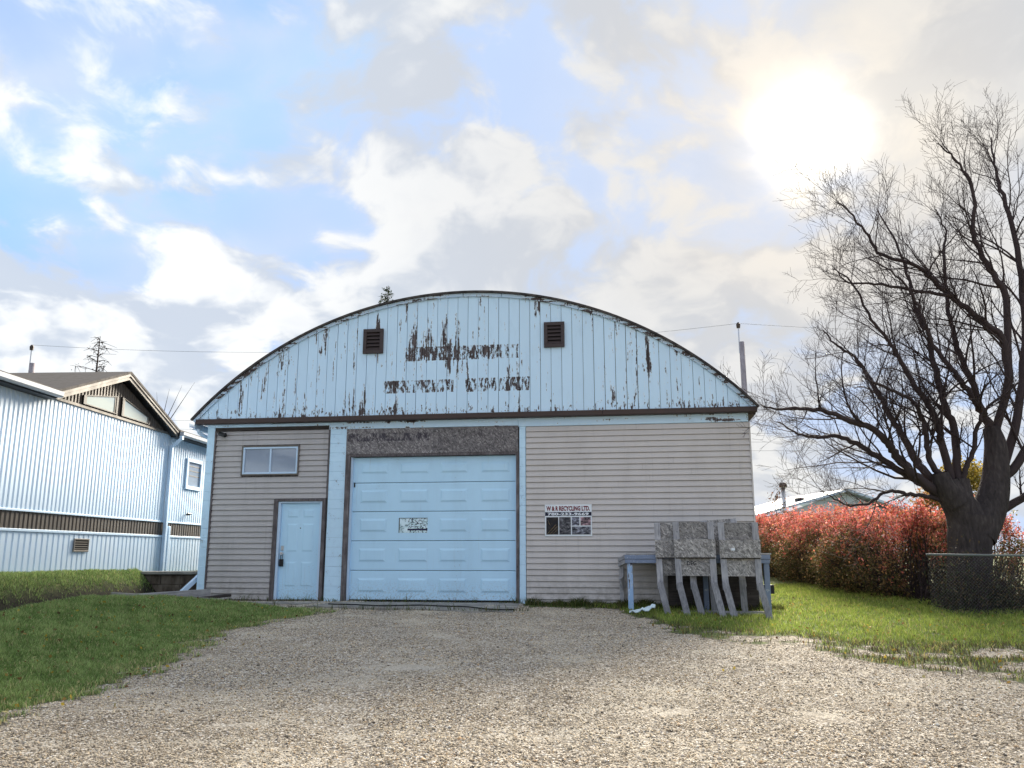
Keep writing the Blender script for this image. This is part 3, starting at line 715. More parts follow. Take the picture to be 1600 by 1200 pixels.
# ------------------------------------------------------------------ loading platform and barricades on the right
pl = BT('loading_platform', 7.33, -1.0, -.1, 'low wooden loading platform with faded blue edge boards against the siding', 'platform')
def PB(u_, y_, z_): return (u_ - 7.33, y_ + 1.0, z_ + .1)
def pbox(name, u0, u1, y0, y1, z0, z1, m):
    a = PB(u0, y0, z0); b_ = PB(u1, y1, z1); return part(name, MB().cbox(a[0], b_[0], a[1], b_[1], a[2], b_[2], .005), m, pl)
pbox('edge_board', 7.34, 10.0, -1.03, -.99, .865, .945, M_DECKPAINT); pbox('edge_board', 7.345, 9.99, -1.02, -.985, .79, .862, M_DECKPAINT)
for k in range(7):
    y0 = -1.03 + k * .142; pbox('deck_plank', 7.36, 10.02, y0, y0 + .136, .947, .975, M_GREYWOOD_X)
for z in (.80, .885):
    part('side_board', MB().bar(PB(7.35, -1.0, z + .022), PB(7.215, -.05, z - .05), .03, .075), M_GREYWOOD, pl)
part('post', MB().cbox(*[PB(7.385, 0, 0)[0], PB(7.485, 0, 0)[0]], .02, .11, PB(0, 0, -.3)[2], PB(0, 0, .79)[2], .006), M_LEGPAINT, pl)
for u_ in (9.88,): part('post', MB().cbox(PB(u_, 0, 0)[0], PB(u_ + .10, 0, 0)[0], .02, .11, PB(0, 0, -.3)[2], PB(0, 0, .79)[2], .006), M_DECKPAINT, pl)
part('post', MB().cbox(PB(8.80, 0, 0)[0], PB(8.89, 0, 0)[0], .30, .39, PB(0, 0, -.3)[2], PB(0, 0, .79)[2], .006), M_DECKPAINT, pl)
part('rear_post', MB().cbox(PB(7.22, 0, 0)[0], PB(7.30, 0, 0)[0], .88, .965, PB(0, 0, -.3)[2], PB(0, 0, .80)[2], .005), M_GREYWOOD, pl)
part('rear_brace', MB().bar(PB(7.25, -.2, .50), PB(7.30, -.12, .30), .04, .12), M_GREYWOOD, pl)
part('bottom_rail', MB().cbox(PB(8.3, 0, 0)[0], PB(9.87, 0, 0)[0], .05, .09, PB(0, 0, -.2)[2], PB(0, 0, -.07)[2], .004), M_GREYWOOD_X, pl)
part('shade_panel', MB().box(PB(8.15, 0, 0)[0], PB(9.85, 0, 0)[0], .62, .66, PB(0, 0, -.12)[2], PB(0, 0, .78)[2]), M_DARKWOOD, pl)  # added dark sheet, stands in for the deep shade under the deck
part('bracket', MB().cbox(PB(9.80, 0, 0)[0], PB(10.06, 0, 0)[0], .112, .15, PB(0, 0, .24)[2], PB(0, 0, .40)[2], .004), M_BLACK, pl)

INK = mat('black_stencil_ink', (.02, .02, .025), .7)
def barricade(u0, wd, off, lean, zt, label, tilt=0., posts=(True, True), kick=.115, front=.20, letters=None, dark=False):
    """two posts of lumber with kicked-out feet and three chipboard panels"""
    zg = float(gz(*BL(u0 + wd / 2, -off - front)[:2]))
    b = BT('barricade', u0, -off, zg, label, 'barricade', 'chipboard barricades leaning on the platform')
    b.rotation_euler = (0, tilt, -A)
    zj = .37 - zg; top = zt - zg; pw = .112
    def yl(z): return -.04 + lean * (z - zj) / (top - zj)        # leaning back towards the wall
    for k, x in enumerate((0, wd - pw)):
        if not posts[k]: continue
        xs = .014 if k == 0 else .008
        part('post', MB().bar((x + pw / 2 + xs, yl(zj), zj - .05), (x + pw / 2 - xs, yl(top), top), pw, .042, (0, 1, 0)), M_GREYWOOD, b)
        part('foot', MB().bar((x + pw / 2 + xs + kick, -.04 - front, -.03), (x + pw / 2 + xs - .012, yl(zj) - .044, zj + .075), pw * 1.02, .04, (0, 1, 0)), M_FOOTWOOD, b)
    def sheet(z0, z1, x0, x1, dy, t_=.014):
        a, c = (z0, z1)
        p_ = [(yl(a) + dy, a), (yl(a) + dy + t_, a), (yl(c) + dy + t_, c), (yl(c) + dy, c)]
        return part('chipboard_panel', MB().prism(p_, 'x', x0, x1), M_OSB2, b)
    h = top - zj
    sheet(zj + h * .735, top, .012, wd - .012, .023)
    sheet(zj + h * .45, zj + h * .735 - .006, -.006, wd + .006, -.052, .028)
    s3 = sheet(zj + h * .165, zj + h * .45 + .03, .03, wd - .02, .024)
    part('batten', MB().bar((.02, yl(zj + h * .45) - .03, zj + h * .45 - .012), (wd - .01, yl(zj + h * .45) - .03, zj + h * .45 - .012), .014, .018), M_DARKWOOD, b)
    if letters:
        o = text(letters, .10, .17, INK, b, .22, 0, 0, bold=.002); zz = zj + h * .33
        o.location = (0, yl(zz) + .0225, zz); o.rotation_euler = (-math.atan2(lean, top - zj), 0, 0)
    return b
barricade(8.93, .66, .86, .10, 1.58, 'tilted grey chipboard barricade behind the others, its top board sloping', tilt=-.075, kick=-.03, front=.0)
barricade(7.92, .72, 1.05, .10, 1.54, 'leftmost grey chipboard barricade, half hidden by the next one')
barricade(8.26, .74, 1.22, .12, 1.545, 'middle chipboard barricade with black stencilled letters on its lower panel', letters='DEG')
rb = barricade(9.08, .72, 1.24, .12, 1.53, 'rightmost chipboard barricade with a small pale mark on its middle panel')
part('paper_tag', MB().box(.20, .265, -.043, -.041, 1.18, 1.225), WHITEINK, rb)
# torn white sheet
shn = 9; sv = []; 
for i in range(shn):
    for j in range(6):
        x = i / (shn - 1) * .46; y = j / 5 * .30
        sv.append((x, y + .03 * math.sin(i * 2.1), .02 + .14 * (x / .46) ** 1.6 * (1 - .7 * abs(j / 5 - .6)) + .025 * math.sin(i * 1.9 + j * 2.3) + .02 * random.random()))
sf = [(i * 6 + j, (i + 1) * 6 + j, (i + 1) * 6 + j + 1, i * 6 + j + 1) for i in range(shn - 1) for j in range(5)]
sm = bpy.data.meshes.new('s'); sm.from_pydata(sv, [], sf)
q = BL(7.40, -1.62)
sh = link('torn_sheet', sm, mat('white_plastic_sheet', rough=.4, build=b_dirty((.62, .74, .80), .7, 9, .6, .35)), None, (q.x, q.y, float(gz(q.x, q.y)) + .01), (0, 0, -.2))
md = sh.modifiers.new('s', 'SOLIDIFY'); md.thickness = .012
tag(sh, 'crumpled white sheet lying in the grass beside the platform', 'plastic sheet')

# ------------------------------------------------------------------ neighbouring house
HT = R(90) - math.atan2(.04746, .99887)
H = thing('neighbour_house', (-8.74, 15.4, .0), HT, 'white ribbed metal house with brown belt and small brown gable', 'house')
def ribbed(x0, x1, z0, ztop, per, y=0., dep=.018, groove=.036, flip=False):
    """ribbed sheet in the wall plane; ztop may be a function of x"""
    zt = ztop if callable(ztop) else (lambda x: ztop)
    xs = []; x = x0
    while x < x1 - 1e-6:
        e = min(x + per, x1)
        jt = random.uniform(-.004, .004)
        for dx_, dy_ in ((0, 0), (per - groove * 1.6 + jt, 0), (per - groove * 1.25 + jt, dep), (per - groove * .35 + jt, dep)):
            if x + dx_ < e: xs.append((x + dx_, y + dy_))
        x += per
    xs.append((x1, y))
    mb = MB(); n = len(xs)
    mb.v = [(a, b_, z0) for a, b_ in xs] + [(a, b_, max(zt(a), z0 + .001)) for a, b_ in xs]
    mb.f = [(i, i + 1, n + i + 1, n + i) for i in range(n - 1)]
    return mb
w0 = -5.2; sheet_w = 1.04
GA, GB, GC = .08, 5.02, 2.55        # gable foot, foot, apex
def gtop(x): return 3.95 + (4.70 - 3.95) * (1 - abs(x - GC) / (GC - GA))
x = w0
while x < 15.4:
    e = x + sheet_w
    part('wall_sheet', ribbed(x, e, 1.735, 3.86, .13), M_METAL_W, H)
    part('belt_sheet', ribbed(x, e, 1.40, 1.72, .13, .01), M_METAL_B, H)
    part('skirt_sheet', ribbed(x, e, .45, 1.36, .173), M_METAL_W, H)
    x = e
part('belt_trim', MB().cbox(w0, x, -.018, .0, 1.705, 1.745, .006), M_WHITE, H)
part('belt_trim', MB().cbox(w0, x, -.022, .0, 1.352, 1.402, .006), M_WHITE, H)
part('wall_core', MB().box(w0, x, .03, 6.5, .3, 3.85), M_WHITE, H)
part('gable_sheet', ribbed(GA, GB, 3.90, gtop, .115, -.004, .022, .04), M_METAL_B, H)
part('gable_core', MB().prism([(GA, 3.85), (GB, 3.85), (GC, 4.70)], 'y', .03, 5.), M_METAL_B, H)
part('gable_trim', MB().cbox(GA - .05, GB + .05, -.03, -.005, 3.845, 3.905, .006), M_GREYTRIM, H)
def gwin(pts, lab):
    wv = part('gable_window', MB().prism(pts, 'y', -.012, .0), M_DARK, H)
    c = Vector((sum(q[0] for q in pts) / len(pts), sum(q[1] for q in pts) / len(pts)))
    inner = [tuple(c + (Vector(q) - c) * .82) for q in pts]; mid = [tuple(c + (Vector(q) - c) * .90) for q in pts]
    n = len(pts)
    for outer, inn, y0, y1, m in ((pts, mid, -.045, -.013, M_BLACK), (mid, inner, -.035, -.013, M_GREYTRIM)):
        mb = MB()
        for i in range(n):
            j = (i + 1) % n
            mb.prism([outer[i], outer[j], inn[j], inn[i]], 'y', y0, y1)
        part('frame', mb, m, wv)
    part('pane', MB().prism(inner, 'y', -.024, -.018), M_PANE, wv)
gwin([(1.13, 3.93), (2.46, 3.93), (2.46, 4.33), (1.13, 4.11)], 0)
gwin([(2.64, 3.93), (3.97, 3.93), (3.97, 4.09), (2.64, 4.35)], 1)
# cross gable roof: two slopes, rake boards
OH = .20; SL = .352; ZP = 4.90; WE = 2.58
gr = part('gable_roof', MB().prism([(GC - WE, ZP - WE * SL), (GC, ZP), (GC, ZP - .05), (GC - WE, ZP - WE * SL - .05)], 'y', -OH - .03, 5.2), M_ROOFG, H)
part('roof_slope', MB().prism([(GC + WE, ZP - WE * SL), (GC + .001, ZP), (GC + .001, ZP - .05), (GC + WE, ZP - WE * SL - .05)], 'y', -OH - .03, 5.2), M_ROOFG, gr)
for s in (-1, 1):
    a, b_ = (GC + s * .0005, ZP - .052), (GC + s * WE, ZP - WE * SL - .052)
    for k, (h0, h1, yy, m) in enumerate(((0, .055, -OH - .02, M_GREYTRIM), (.056, .135, -OH, M_GREYTRIM))):
        part('rake_board', MB().prism([(a[0], a[1] - h0), (b_[0], b_[1] - h0), (b_[0], b_[1] - h1), (a[0], a[1] - h1)], 'y', yy, yy + .03), m, gr)
    part('soffit', MB().prism([(a[0], a[1] - .10), (b_[0], b_[1] - .10), (b_[0], b_[1] - .125), (a[0], a[1] - .125)], 'y', -OH + .031, -.005), M_BLACK, gr)
# main roof, low, with gutters
rp = [(-.24, 3.985), (3.6, 4.40), (7.0, 3.99), (7.0, 3.94), (3.6, 4.34), (-.24, 3.945)]; rp2 = [(.06, 4.02)] + rp[1:5] + [(.06, 3.975)]
mr = part('main_roof', MB().prism(rp, 'x', w0 - .3, GC - WE - .012).prism(rp2, 'x', GC - WE - .01, GC + WE + .018).prism(rp, 'x', GC + WE + .02, 15.6), M_ROOFG, H)
for a, b_ in ((w0 - .3, GC - WE - .01), (GC + WE + .02, 15.6)):
    part('gutter', MB().prism([(-.34, 3.935), (-.335, 3.86), (-.31, 3.83), (-.235, 3.83), (-.235, 3.935)], 'x', a, b_), M_GUTTER, mr)
    part('soffit', MB().box(a, b_, -.23, -.002, 3.80, 3.828), M_BLACK, mr)
part('downspout', MB().bar((5.17, -.28, 3.83), (5.17, -.28, 3.74), .09, .07).bar((5.17, -.28, 3.76), (5.15, -.06, 3.56), .08, .07).bar((5.15, -.055, 3.60), (5.15, -.055, .55), .09, .08, (0, 1, 0)), M_WHITE, mr)
part('meter_post', MB().cbox(5.26, 5.36, -.10, -.025, .5, 1.62, .006), M_WHITE, H)
hw = part('side_window', MB().box(6.22, 7.02, -.01, .0, 2.66, 3.34), M_GLASS, H)
for mb in ring(6.14, 7.10, 2.60, 3.40, .09, -.05, -.011): part('frame', mb, M_WHITE, hw)
part('blind', MB().box(6.24, 7.0, -.016, -.011, 2.95, 2.97).box(6.24, 7.0, -.016, -.011, 3.08, 3.10).box(6.24, 7.0, -.016, -.011, 3.2, 3.22), M_GREYTRIM, hw)
sv_ = part('skirt_vent', MB().box(1.36, 1.86, -.012, .0, 1.03, 1.23), M_DARK, H)
for mb in ring(1.34, 1.88, 1.00, 1.26, .03, -.03, -.013): part('frame', mb, M_GREYTRIM, sv_)
for k in range(4): part('slat', MB().box(1.37, 1.85, -.024, -.014, 1.05 + k * .045, 1.068 + k * .045), M_GREYTRIM, sv_)
part('hose_tap', MB().tube([(6.35, -.01, 1.95), (6.35, -.12, 1.95)], .02, 6).tube([(6.25, -.10, 1.97), (6.45, -.10, 1.97)], .02, 6), M_BLACK, H)

# retaining wall between the two buildings
rw = thing('retaining_wall', (-8.4, 19.45, 0), -.03, 'dark stained retaining wall with slab top between the two buildings', 'wall')
for r_ in range(3):
    x = 0; k = 0
    while x < 1.72:
        e = min(x + (.46 if (k + r_) % 2 else .40), 1.72)
        part('stone', MB().cbox(x + .004, e - .004, random.uniform(-.02, .02), .20, -.15 + r_ * .215, .06 + r_ * .215, .012), M_RET, rw); x = e; k += 1
for a, b_ in ((-.06, .60), (.605, 1.25), (1.255, 1.78)): part('cap_slab', MB().cbox(a, b_, -.10 + random.uniform(-.02, .02), .55, .50, .565, .01), M_CONC, rw)

# ------------------------------------------------------------------ tree skeleton helpers
def catmull(pts, n):
    P_ = [Vector(q) for q in pts]; P_ = [P_[0] * 2 - P_[1]] + P_ + [P_[-1] * 2 - P_[-2]]; out = []
    for i in range(1, len(P_) - 2):
        for j in range(n):
            t_ = j / n; a, b_, c, d_ = P_[i - 1:i + 3]
            out.append(.5 * ((2 * b_) + (c - a) * t_ + (2 * a - 5 * b_ + 4 * c - d_) * t_ ** 2 + (3 * b_ - a - 3 * c + d_) * t_ ** 3))
    out.append(P_[-2]); return out
class Tubes:
    def __init__(s): s.V = []; s.F = []; s.n = 0
    def add(s, pts, rad, n):
        k = len(pts); P_ = np.array([tuple(q) for q in pts]); T = np.gradient(P_, axis=0); T /= np.linalg.norm(T, axis=1)[:, None] + 1e-9
        ref = np.array([.31, .9, .29]); X = np.cross(T, ref); X /= np.linalg.norm(X, axis=1)[:, None] + 1e-9; Y = np.cross(T, X)
        an = np.arange(n) * 2 * math.pi / n
        ringv = P_[:, None] + (X[:, None] * np.cos(an)[None, :, None] + Y[:, None] * np.sin(an)[None, :, None]) * np.asarray(rad)[:, None, None]
        s.V.append(ringv.reshape(-1, 3)); i = np.arange(k - 1)[:, None] * n; j = np.arange(n)[None]; j2 = (j + 1) % n
        s.F.append((np.stack([i + j, i + j2, i + n + j2, i + n + j], -1).reshape(-1, 4)) + s.n); s.n += k * n
    def mesh(s, name): return fast_mesh(name, np.concatenate(s.V), np.concatenate(s.F), True)

LIMBS = [
    ([(9.19,17.5,2.04),(8.83,17.45,2.25),(8.35,17.35,2.58),(7.97,17.22,2.97),(7.75,17.07,3.2),(7.42,16.9,3.45),(6.9,16.71,3.59),(6.25,16.5,3.79),(5.69,16.28,3.78),(5.18,16.05,3.74),(4.8,15.8,3.77)], 0.19, 0.012),
    ([(9.02,17.5,2.11),(8.61,17.48,2.38),(8.11,17.44,2.68),(7.65,17.39,2.96),(7.29,17.32,3.17),(6.81,17.25,3.37),(6.39,17.18,3.33),(5.94,17.09,3.39),(5.5,17.0,3.62)], 0.15, 0.012),
    ([(9.21,17.5,2.22),(8.69,17.53,2.65),(8.51,17.59,3.02),(8.36,17.66,3.43),(8.18,17.75,3.85),(8.08,17.85,4.24),(7.91,17.96,4.72),(7.8,18.09,5.06),(7.64,18.22,5.36),(7.33,18.35,5.64),(7.14,18.5,6.0)], 0.15, 0.015),
    ([(9.29,17.5,2.29),(8.82,17.43,2.78),(8.68,17.3,3.24),(8.56,17.14,3.64),(8.3,16.94,4.04),(7.86,16.72,4.21),(7.41,16.47,4.3),(6.96,16.2,4.42)], 0.11, 0.015),
    ([(9.31,17.5,2.22),(9.2,17.48,2.61),(9.07,17.44,3.25),(8.95,17.38,3.75),(8.77,17.32,4.11),(8.46,17.25,4.57),(8.15,17.17,5.15),(7.96,17.09,5.43),(7.63,17.0,5.81),(7.21,16.9,6.63),(6.79,16.8,6.88)], 0.15, 0.012),
    ([(9.35,17.5,2.26),(9.37,17.52,2.69),(9.41,17.55,3.56),(9.31,17.6,4.08),(9.19,17.65,4.85),(9.18,17.71,5.59),(9.03,17.77,6.03),(8.91,17.84,6.95),(8.74,17.92,7.89),(8.44,18.0,8.7)], 0.15, 0.015),
    ([(9.43,17.5,2.26),(9.46,17.43,2.61),(9.62,17.31,3.02),(9.66,17.15,3.5),(9.69,16.96,3.76),(9.83,16.74,3.97),(10.23,16.5,4.33)], 0.09, 0.020),
    ([(10.34,17.8,3.47),(10.28,17.76,3.74),(10.09,17.7,4.03),(9.86,17.61,4.35),(9.52,17.5,4.78),(9.17,17.39,5.2),(8.89,17.26,5.66),(8.64,17.11,6.27),(8.21,16.96,6.8),(7.49,16.8,7.17)], 0.14, 0.012),
    ([(10.35,17.8,3.55),(10.21,17.84,4.05),(10.09,17.9,4.71),(9.94,17.98,5.35),(9.9,18.08,5.92),(9.91,18.2,6.61),(10.01,18.32,7.73),(10.2,18.45,8.37),(10.1,18.6,9.0)], 0.13, 0.015),
    ([(10.36,17.8,3.33),(10.81,17.77,4.59),(10.8,17.71,5.43),(10.59,17.63,5.75),(10.09,17.54,6.11),(9.6,17.43,6.47),(9.12,17.32,6.87),(8.8,17.19,7.07),(7.93,17.06,7.36),(7.63,16.91,7.74),(7.15,16.76,8.26),(6.87,16.6,8.34)], 0.15, 0.010),
    ([(10.83,17.8,4.59),(11.0,17.78,6.48),(10.82,17.75,6.97),(10.53,17.71,7.55),(10.37,17.66,8.09),(10.44,17.6,8.79),(10.3,17.54,9.4),(9.94,17.47,9.85),(9.65,17.4,10.08)], 0.13, 0.012),
    ([(10.36,17.8,2.37),(10.97,17.83,3.89),(11.42,17.9,5.87),(11.53,17.98,7.78),(11.41,18.07,9.11),(11.36,18.18,9.95),(11.45,18.3,10.7)], 0.17, 0.012),
    ([(10.36,17.8,2.37),(11.11,17.73,3.32),(11.81,17.59,5.12),(12.5,17.41,6.95),(12.69,17.2,8.36)], 0.17, 0.015),
    ([(10.3,17.8,1.83),(11.15,17.76,2.36),(12.34,17.69,3.45),(13.28,17.6,4.69)], 0.15, 0.015),
    ([(9.01,17.5,2.04),(8.65,17.47,2.13),(8.2,17.41,2.18),(7.78,17.33,2.23),(7.33,17.24,1.99),(6.86,17.14,1.93),(6.55,17.02,2.05),(6.21,16.9,2.21)], 0.08, 0.010),
    ([(9.48,17.2,6.42),(8.63,17.14,6.52),(7.76,17.02,6.63),(7.11,16.88,6.62),(6.75,16.7,6.94)], 0.06, 0.010)]
def b_bark(t, b):
    o = t.coord('Object'); g = t.noise(t.map(o, (14, 14, 4)), 1, 6, .65, .5); n = t.noise(o, 2, 3)
    t.put(b.inputs['Base Color'], t.ramp(t.m('ADD', t.m('MULTIPLY', g, .7), t.m('MULTIPLY', n, .3)), [(.3, (.022, .019, .02)), (.55, (.062, .052, .052)), (.75, (.12, .105, .10))]))
    t.put(b.inputs['Normal'], t.bump(g, .8, .03))
M_BARK = mat('dark_grey_bark', rough=.92, spec=.15, build=b_bark)
M_TWIG = mat('dark_twig', (.055, .042, .044), .9, .15)
tree = thing('bare_tree', (9.5, 17.6, -.05), 0, 'large bare spreading tree with a thick forked trunk behind the fence', 'tree')
TO = Vector((9.5, 17.6, -.05))
trunk = Tubes(); crown = Tubes(); R_ = random.Random(11)
def loc_(pts): return [q - TO for q in pts]
tr = catmull([(9.40, 17.6, -.4), (9.41, 17.6, .0), (9.44, 17.6, .5), (9.50, 17.6, 1.1), (9.58, 17.6, 1.75)], 6)
trunk.add(loc_(tr), [.66 - .24 * ss(i / len(tr), 0, .4) + .012 * math.sin(i * 1.7) + .03 * ss(i / len(tr), .75, 1) for i in range(len(tr))], 20)
for pts, r0, r1 in (([(9.62, 17.6, 1.35), (9.42, 17.57, 1.85), (9.18, 17.5, 2.2), (9.1, 17.5, 2.45)], .42, .22), ([(9.65, 17.6, 1.35), (9.98, 17.62, 1.85), (10.22, 17.67, 2.4), (10.36, 17.73, 3.18), (10.35, 17.8, 3.62)], .40, .17), ([(9.25, 17.45, 2.0), (9.0, 17.4, 2.35), (8.93, 17.38, 2.62)], .26, .16), ([(9.4, 17.5, 2.0), (9.42, 17.5, 2.5)], .24, .16)):
    c = catmull(pts, 5); trunk.add(loc_(c), np.linspace(r0, r1, len(c)), 14)
def rand_perp(d_):
    v = Vector((R_.gauss(0, 1), R_.gauss(0, 1), R_.gauss(0, 1))); v = v - d_ * v.dot(d_); return v.normalized()
ntw = [0]
def grow(start, direc, length, r0, level):
    seg = 6 if level < 2 else 4; pts = [start.copy()]; d_ = direc.normalized(); q = start.copy()
    bend = rand_perp(d_) * .13
    for i in range(seg):
        d_ = (d_ + bend * R_.uniform(.2, 1.2) + rand_perp(d_) * .16 + Vector((0, 0, .06))).normalized(); q = q + d_ * (length / seg); pts.append(q.copy())
    rad = np.linspace(r0, max(r0 * .28, .0022), seg + 1)
    crown.add(loc_(pts), rad, 5 if level < 2 else 3); ntw[0] += 1
    if level >= 3: return
    nk = {1: 8, 2: 5}[level] if length > .35 else 3
    for j in range(nk):
        f_ = .18 + .8 * (j + R_.random()) / nk; i0 = min(int(f_ * seg), seg - 1)
        st = pts[i0].lerp(pts[i0 + 1], f_ * seg - i0); dd = (pts[i0 + 1] - pts[i0]).normalized()
        nd = (dd * R_.uniform(.55, 1.0) + rand_perp(dd) * R_.uniform(.5, .95) + Vector((0, 0, .12))).normalized()
        grow(st, nd, length * R_.uniform(.34, .62) * (1.1 - .4 * f_), max(rad[i0] * R_.uniform(.42, .6), .0032), level + 1)
for pts, r0, r1 in LIMBS:
    c = catmull(pts, 5)
    c = [q + Vector((R_.gauss(0, .012), R_.gauss(0, .02), R_.gauss(0, .012))) for q in c]; n = len(c)
    rad = np.array([r0 * .55 * (1 - i / (n - 1)) ** .9 + r1 * .8 for i in range(n)])
    crown.add(loc_(c), rad, 9)
    L = sum((c[i + 1] - c[i]).length for i in range(n - 1)); nb = int(L * 3.9)
    for j in range(nb):
        f_ = .16 + .84 * (j + R_.random()) / nb; i0 = min(int(f_ * (n - 1)), n - 2); dd = (c[i0 + 1] - c[i0]).normalized()
        nd = (dd * R_.uniform(.5, 1.0) + rand_perp(dd) * R_.uniform(.45, .95) + Vector((-.05, 0, .22))).normalized()
        grow(c[i0].copy(), nd, R_.uniform(.7, 2.1) * (1.2 - .42 * f_), min(max(rad[i0] * R_.uniform(.25, .45), .0065), .03), 1)
part('trunk', trunk.mesh('trunk'), M_BARK, tree)
cr = part('crown', crown.mesh('crown'), M_TWIG, tree)
print('twigs', ntw[0], 'faces', len(cr.data.polygons))

# ------------------------------------------------------------------ hedge
def leaves(n, pos, size, nrm=None, seed=1, flat=.5):
    """n folded leaf quads round pos -> V, F"""
    g = np.random.default_rng(seed)
    a = g.normal(size=(n, 3)); a /= np.linalg.norm(a, axis=1)[:, None]
    b_ = g.normal(size=(n, 3)); b_ -= a * (a * b_).sum(1)[:, None]; b_ /= np.linalg.norm(b_, axis=1)[:, None]
    s = (size * g.uniform(.6, 1.3, n))[:, None]
    Vq = np.stack([pos - a * s * .5, pos + b_ * s * flat * .5, pos + a * s * .5, pos - b_ * s * flat * .5], 1)
    return Vq.reshape(-1, 3), np.arange(4 * n).reshape(-1, 4)
def b_leaf(rough=.6, trans=.35):
    def f(t, b):
        c = t.attr('tint').outputs['Color']; r = t.island()
        c = t.mix(1., c, t.ramp(r, [(0, (.55, .55, .55)), (1, (1.35, 1.35, 1.35))]), 'MULTIPLY')
        t.put(b.inputs['Base Color'], c)
        tr_ = t.node('ShaderNodeBsdfTranslucent', {0: c}); mx = t.node('ShaderNodeMixShader', {0: trans}); out = None
        t.l.new(b.outputs[0], mx.inputs[1]); t.l.new(tr_.outputs[0], mx.inputs[2])
        b['mix'] = 1; t.mixout = mx
    return f
def leafmat(name, rough=.6, trans=.35):
    m = mat(name, rough=rough, spec=.2, build=b_leaf(rough, trans)); nt = m.node_tree
    out = [n for n in nt.nodes if n.type == 'OUTPUT_MATERIAL'][0]; mx = [n for n in nt.nodes if n.type == 'MIX_SHADER'][0]
    nt.links.new(mx.outputs[0], out.inputs[0]); return m
M_LEAF = leafmat('autumn_leaf'); M_GRASSM = leafmat('grass_blade', .6, .3)
HP = [Vector(q) for q in ((11.4, 19.9, 0), (10.4, 19.3, 0), (9.0, 18.7, 0), (8.75, 19.7, 0), (8.8, 22.0, 0), (9.1, 26, 0), (9.7, 34, 0))]
hl = np.array([0] + list(np.cumsum([(HP[i + 1] - HP[i]).length for i in range(len(HP) - 1)])))
hedge = thing('autumn_hedge', (9.2, 20.2, .05), 0, 'dense hedge turning red at its top along the right lawn', 'hedge')
HO = np.array([9.2, 20.2, .05])
def hedge_points(n, g, surf=True):
    s = g.uniform(0, hl[-1], n) ** 1.0
    cx = np.interp(s, hl, [q.x for q in HP]); cy = np.interp(s, hl, [q.y for q in HP])
    i = np.clip(np.searchsorted(hl, s) - 1, 0, len(HP) - 2); tx = np.array([(HP[k + 1] - HP[k]).normalized()[:] for k in range(len(HP) - 1)])[i]
    nx_, ny_ = tx[:, 1], -tx[:, 0]
    h_ = g.uniform(0, 1, n) ** (.85 if surf else .6); th_ = h_ * 3
    lump = 1 + .18 * np.sin(s * 1.5 + 2 * h_) + .13 * np.sin(s * 3.7 + h_ * 6) + .09 * np.sin(s * 8.1 - h_ * 9) + .05 * np.sin(s * 17 + h_ * 15)
    wide = (.50 + .55 * np.sin(np.clip(h_ * .95 + .16, 0, 1) * math.pi)) * np.where(h_ > .6, np.sqrt(np.clip(1 - ((h_ - .6) / .42) ** 2, .03, 1)), 1)
    r = (g.uniform(0, 1, n) ** .38) * np.where(g.random(n) < .5, -1, 1)
    hx = wide * lump * r
    x = cx + nx_ * hx; y = cy + ny_ * hx
    z = gz(x, y) + 1.86 * h_ * (.90 + .10 * lump + .07 * np.sin(s * 2.6 + 4 * hx) + .05 * np.sin(s * 6.7 + 3 * hx) + .04 * np.sin(s * 14.3))
    return x, y, np.maximum(z, gz(x, y) + .03), s, th_, r
g = np.random.default_rng(3); n = 130000
nc = 5200; x, y, z, s, th_, r = hedge_points(nc, g); ci = g.integers(0, nc, n); tone = g.normal(0, .16, nc)[ci]; bright = np.exp(g.normal(0, .22, nc))[ci]
cl = np.stack([g.normal(0, .085, n), g.normal(0, .085, n), g.normal(.02, .095, n)], 1) * g.uniform(.5, 1.5, nc)[ci][:, None]
x = x[ci] + cl[:, 0]; y = y[ci] + cl[:, 1]; z = np.maximum(z[ci] + cl[:, 2], gz(x, y) + .03); s = s[ci]
pos = np.stack([x, y, z], 1); hh = (z - gz(x, y)) / 1.9
vv, ff = leaves(n, pos - HO, .062, seed=5, flat=.55)
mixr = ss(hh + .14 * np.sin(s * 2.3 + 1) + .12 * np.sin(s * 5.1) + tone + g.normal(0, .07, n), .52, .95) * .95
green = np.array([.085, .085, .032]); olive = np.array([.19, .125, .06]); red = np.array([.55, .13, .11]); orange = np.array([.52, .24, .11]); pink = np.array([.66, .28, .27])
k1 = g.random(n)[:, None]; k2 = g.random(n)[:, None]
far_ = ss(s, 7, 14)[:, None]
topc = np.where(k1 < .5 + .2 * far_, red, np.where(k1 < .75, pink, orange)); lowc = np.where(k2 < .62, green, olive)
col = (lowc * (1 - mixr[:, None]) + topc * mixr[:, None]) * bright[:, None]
# loose shoots above the outline
ns = 900; x, y, z, s, th_, r = hedge_points(ns * 3, g); kk = np.argsort(-(z - gz(x, y)))[:ns]; x, y, z = x[kk], y[kk], z[kk]
ln = g.uniform(.06, .36, ns); q = np.repeat(np.arange(ns), 11); f_ = g.random(len(q)); dirx, diry = g.normal(0, .35, ns), g.normal(0, .35, ns)
sp_ = np.stack([x[q] + dirx[q] * ln[q] * f_ + g.normal(0, .015, len(q)), y[q] + diry[q] * ln[q] * f_ + g.normal(0, .015, len(q)), z[q] + ln[q] * f_], 1)
v2, f2 = leaves(len(q), sp_ - HO, .055, seed=15, flat=.5)
kc = g.random(len(q))[:, None]; col2 = np.where(kc < .45, red, np.where(kc < .85, pink, orange)) * np.exp(g.normal(0, .2, ns))[q][:, None]
ff = np.concatenate([ff, f2 + len(vv)]); vv = np.concatenate([vv, v2]); col = np.concatenate([col, col2])
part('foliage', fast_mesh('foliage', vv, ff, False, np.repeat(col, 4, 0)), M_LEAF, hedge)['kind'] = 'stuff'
stm = Tubes()
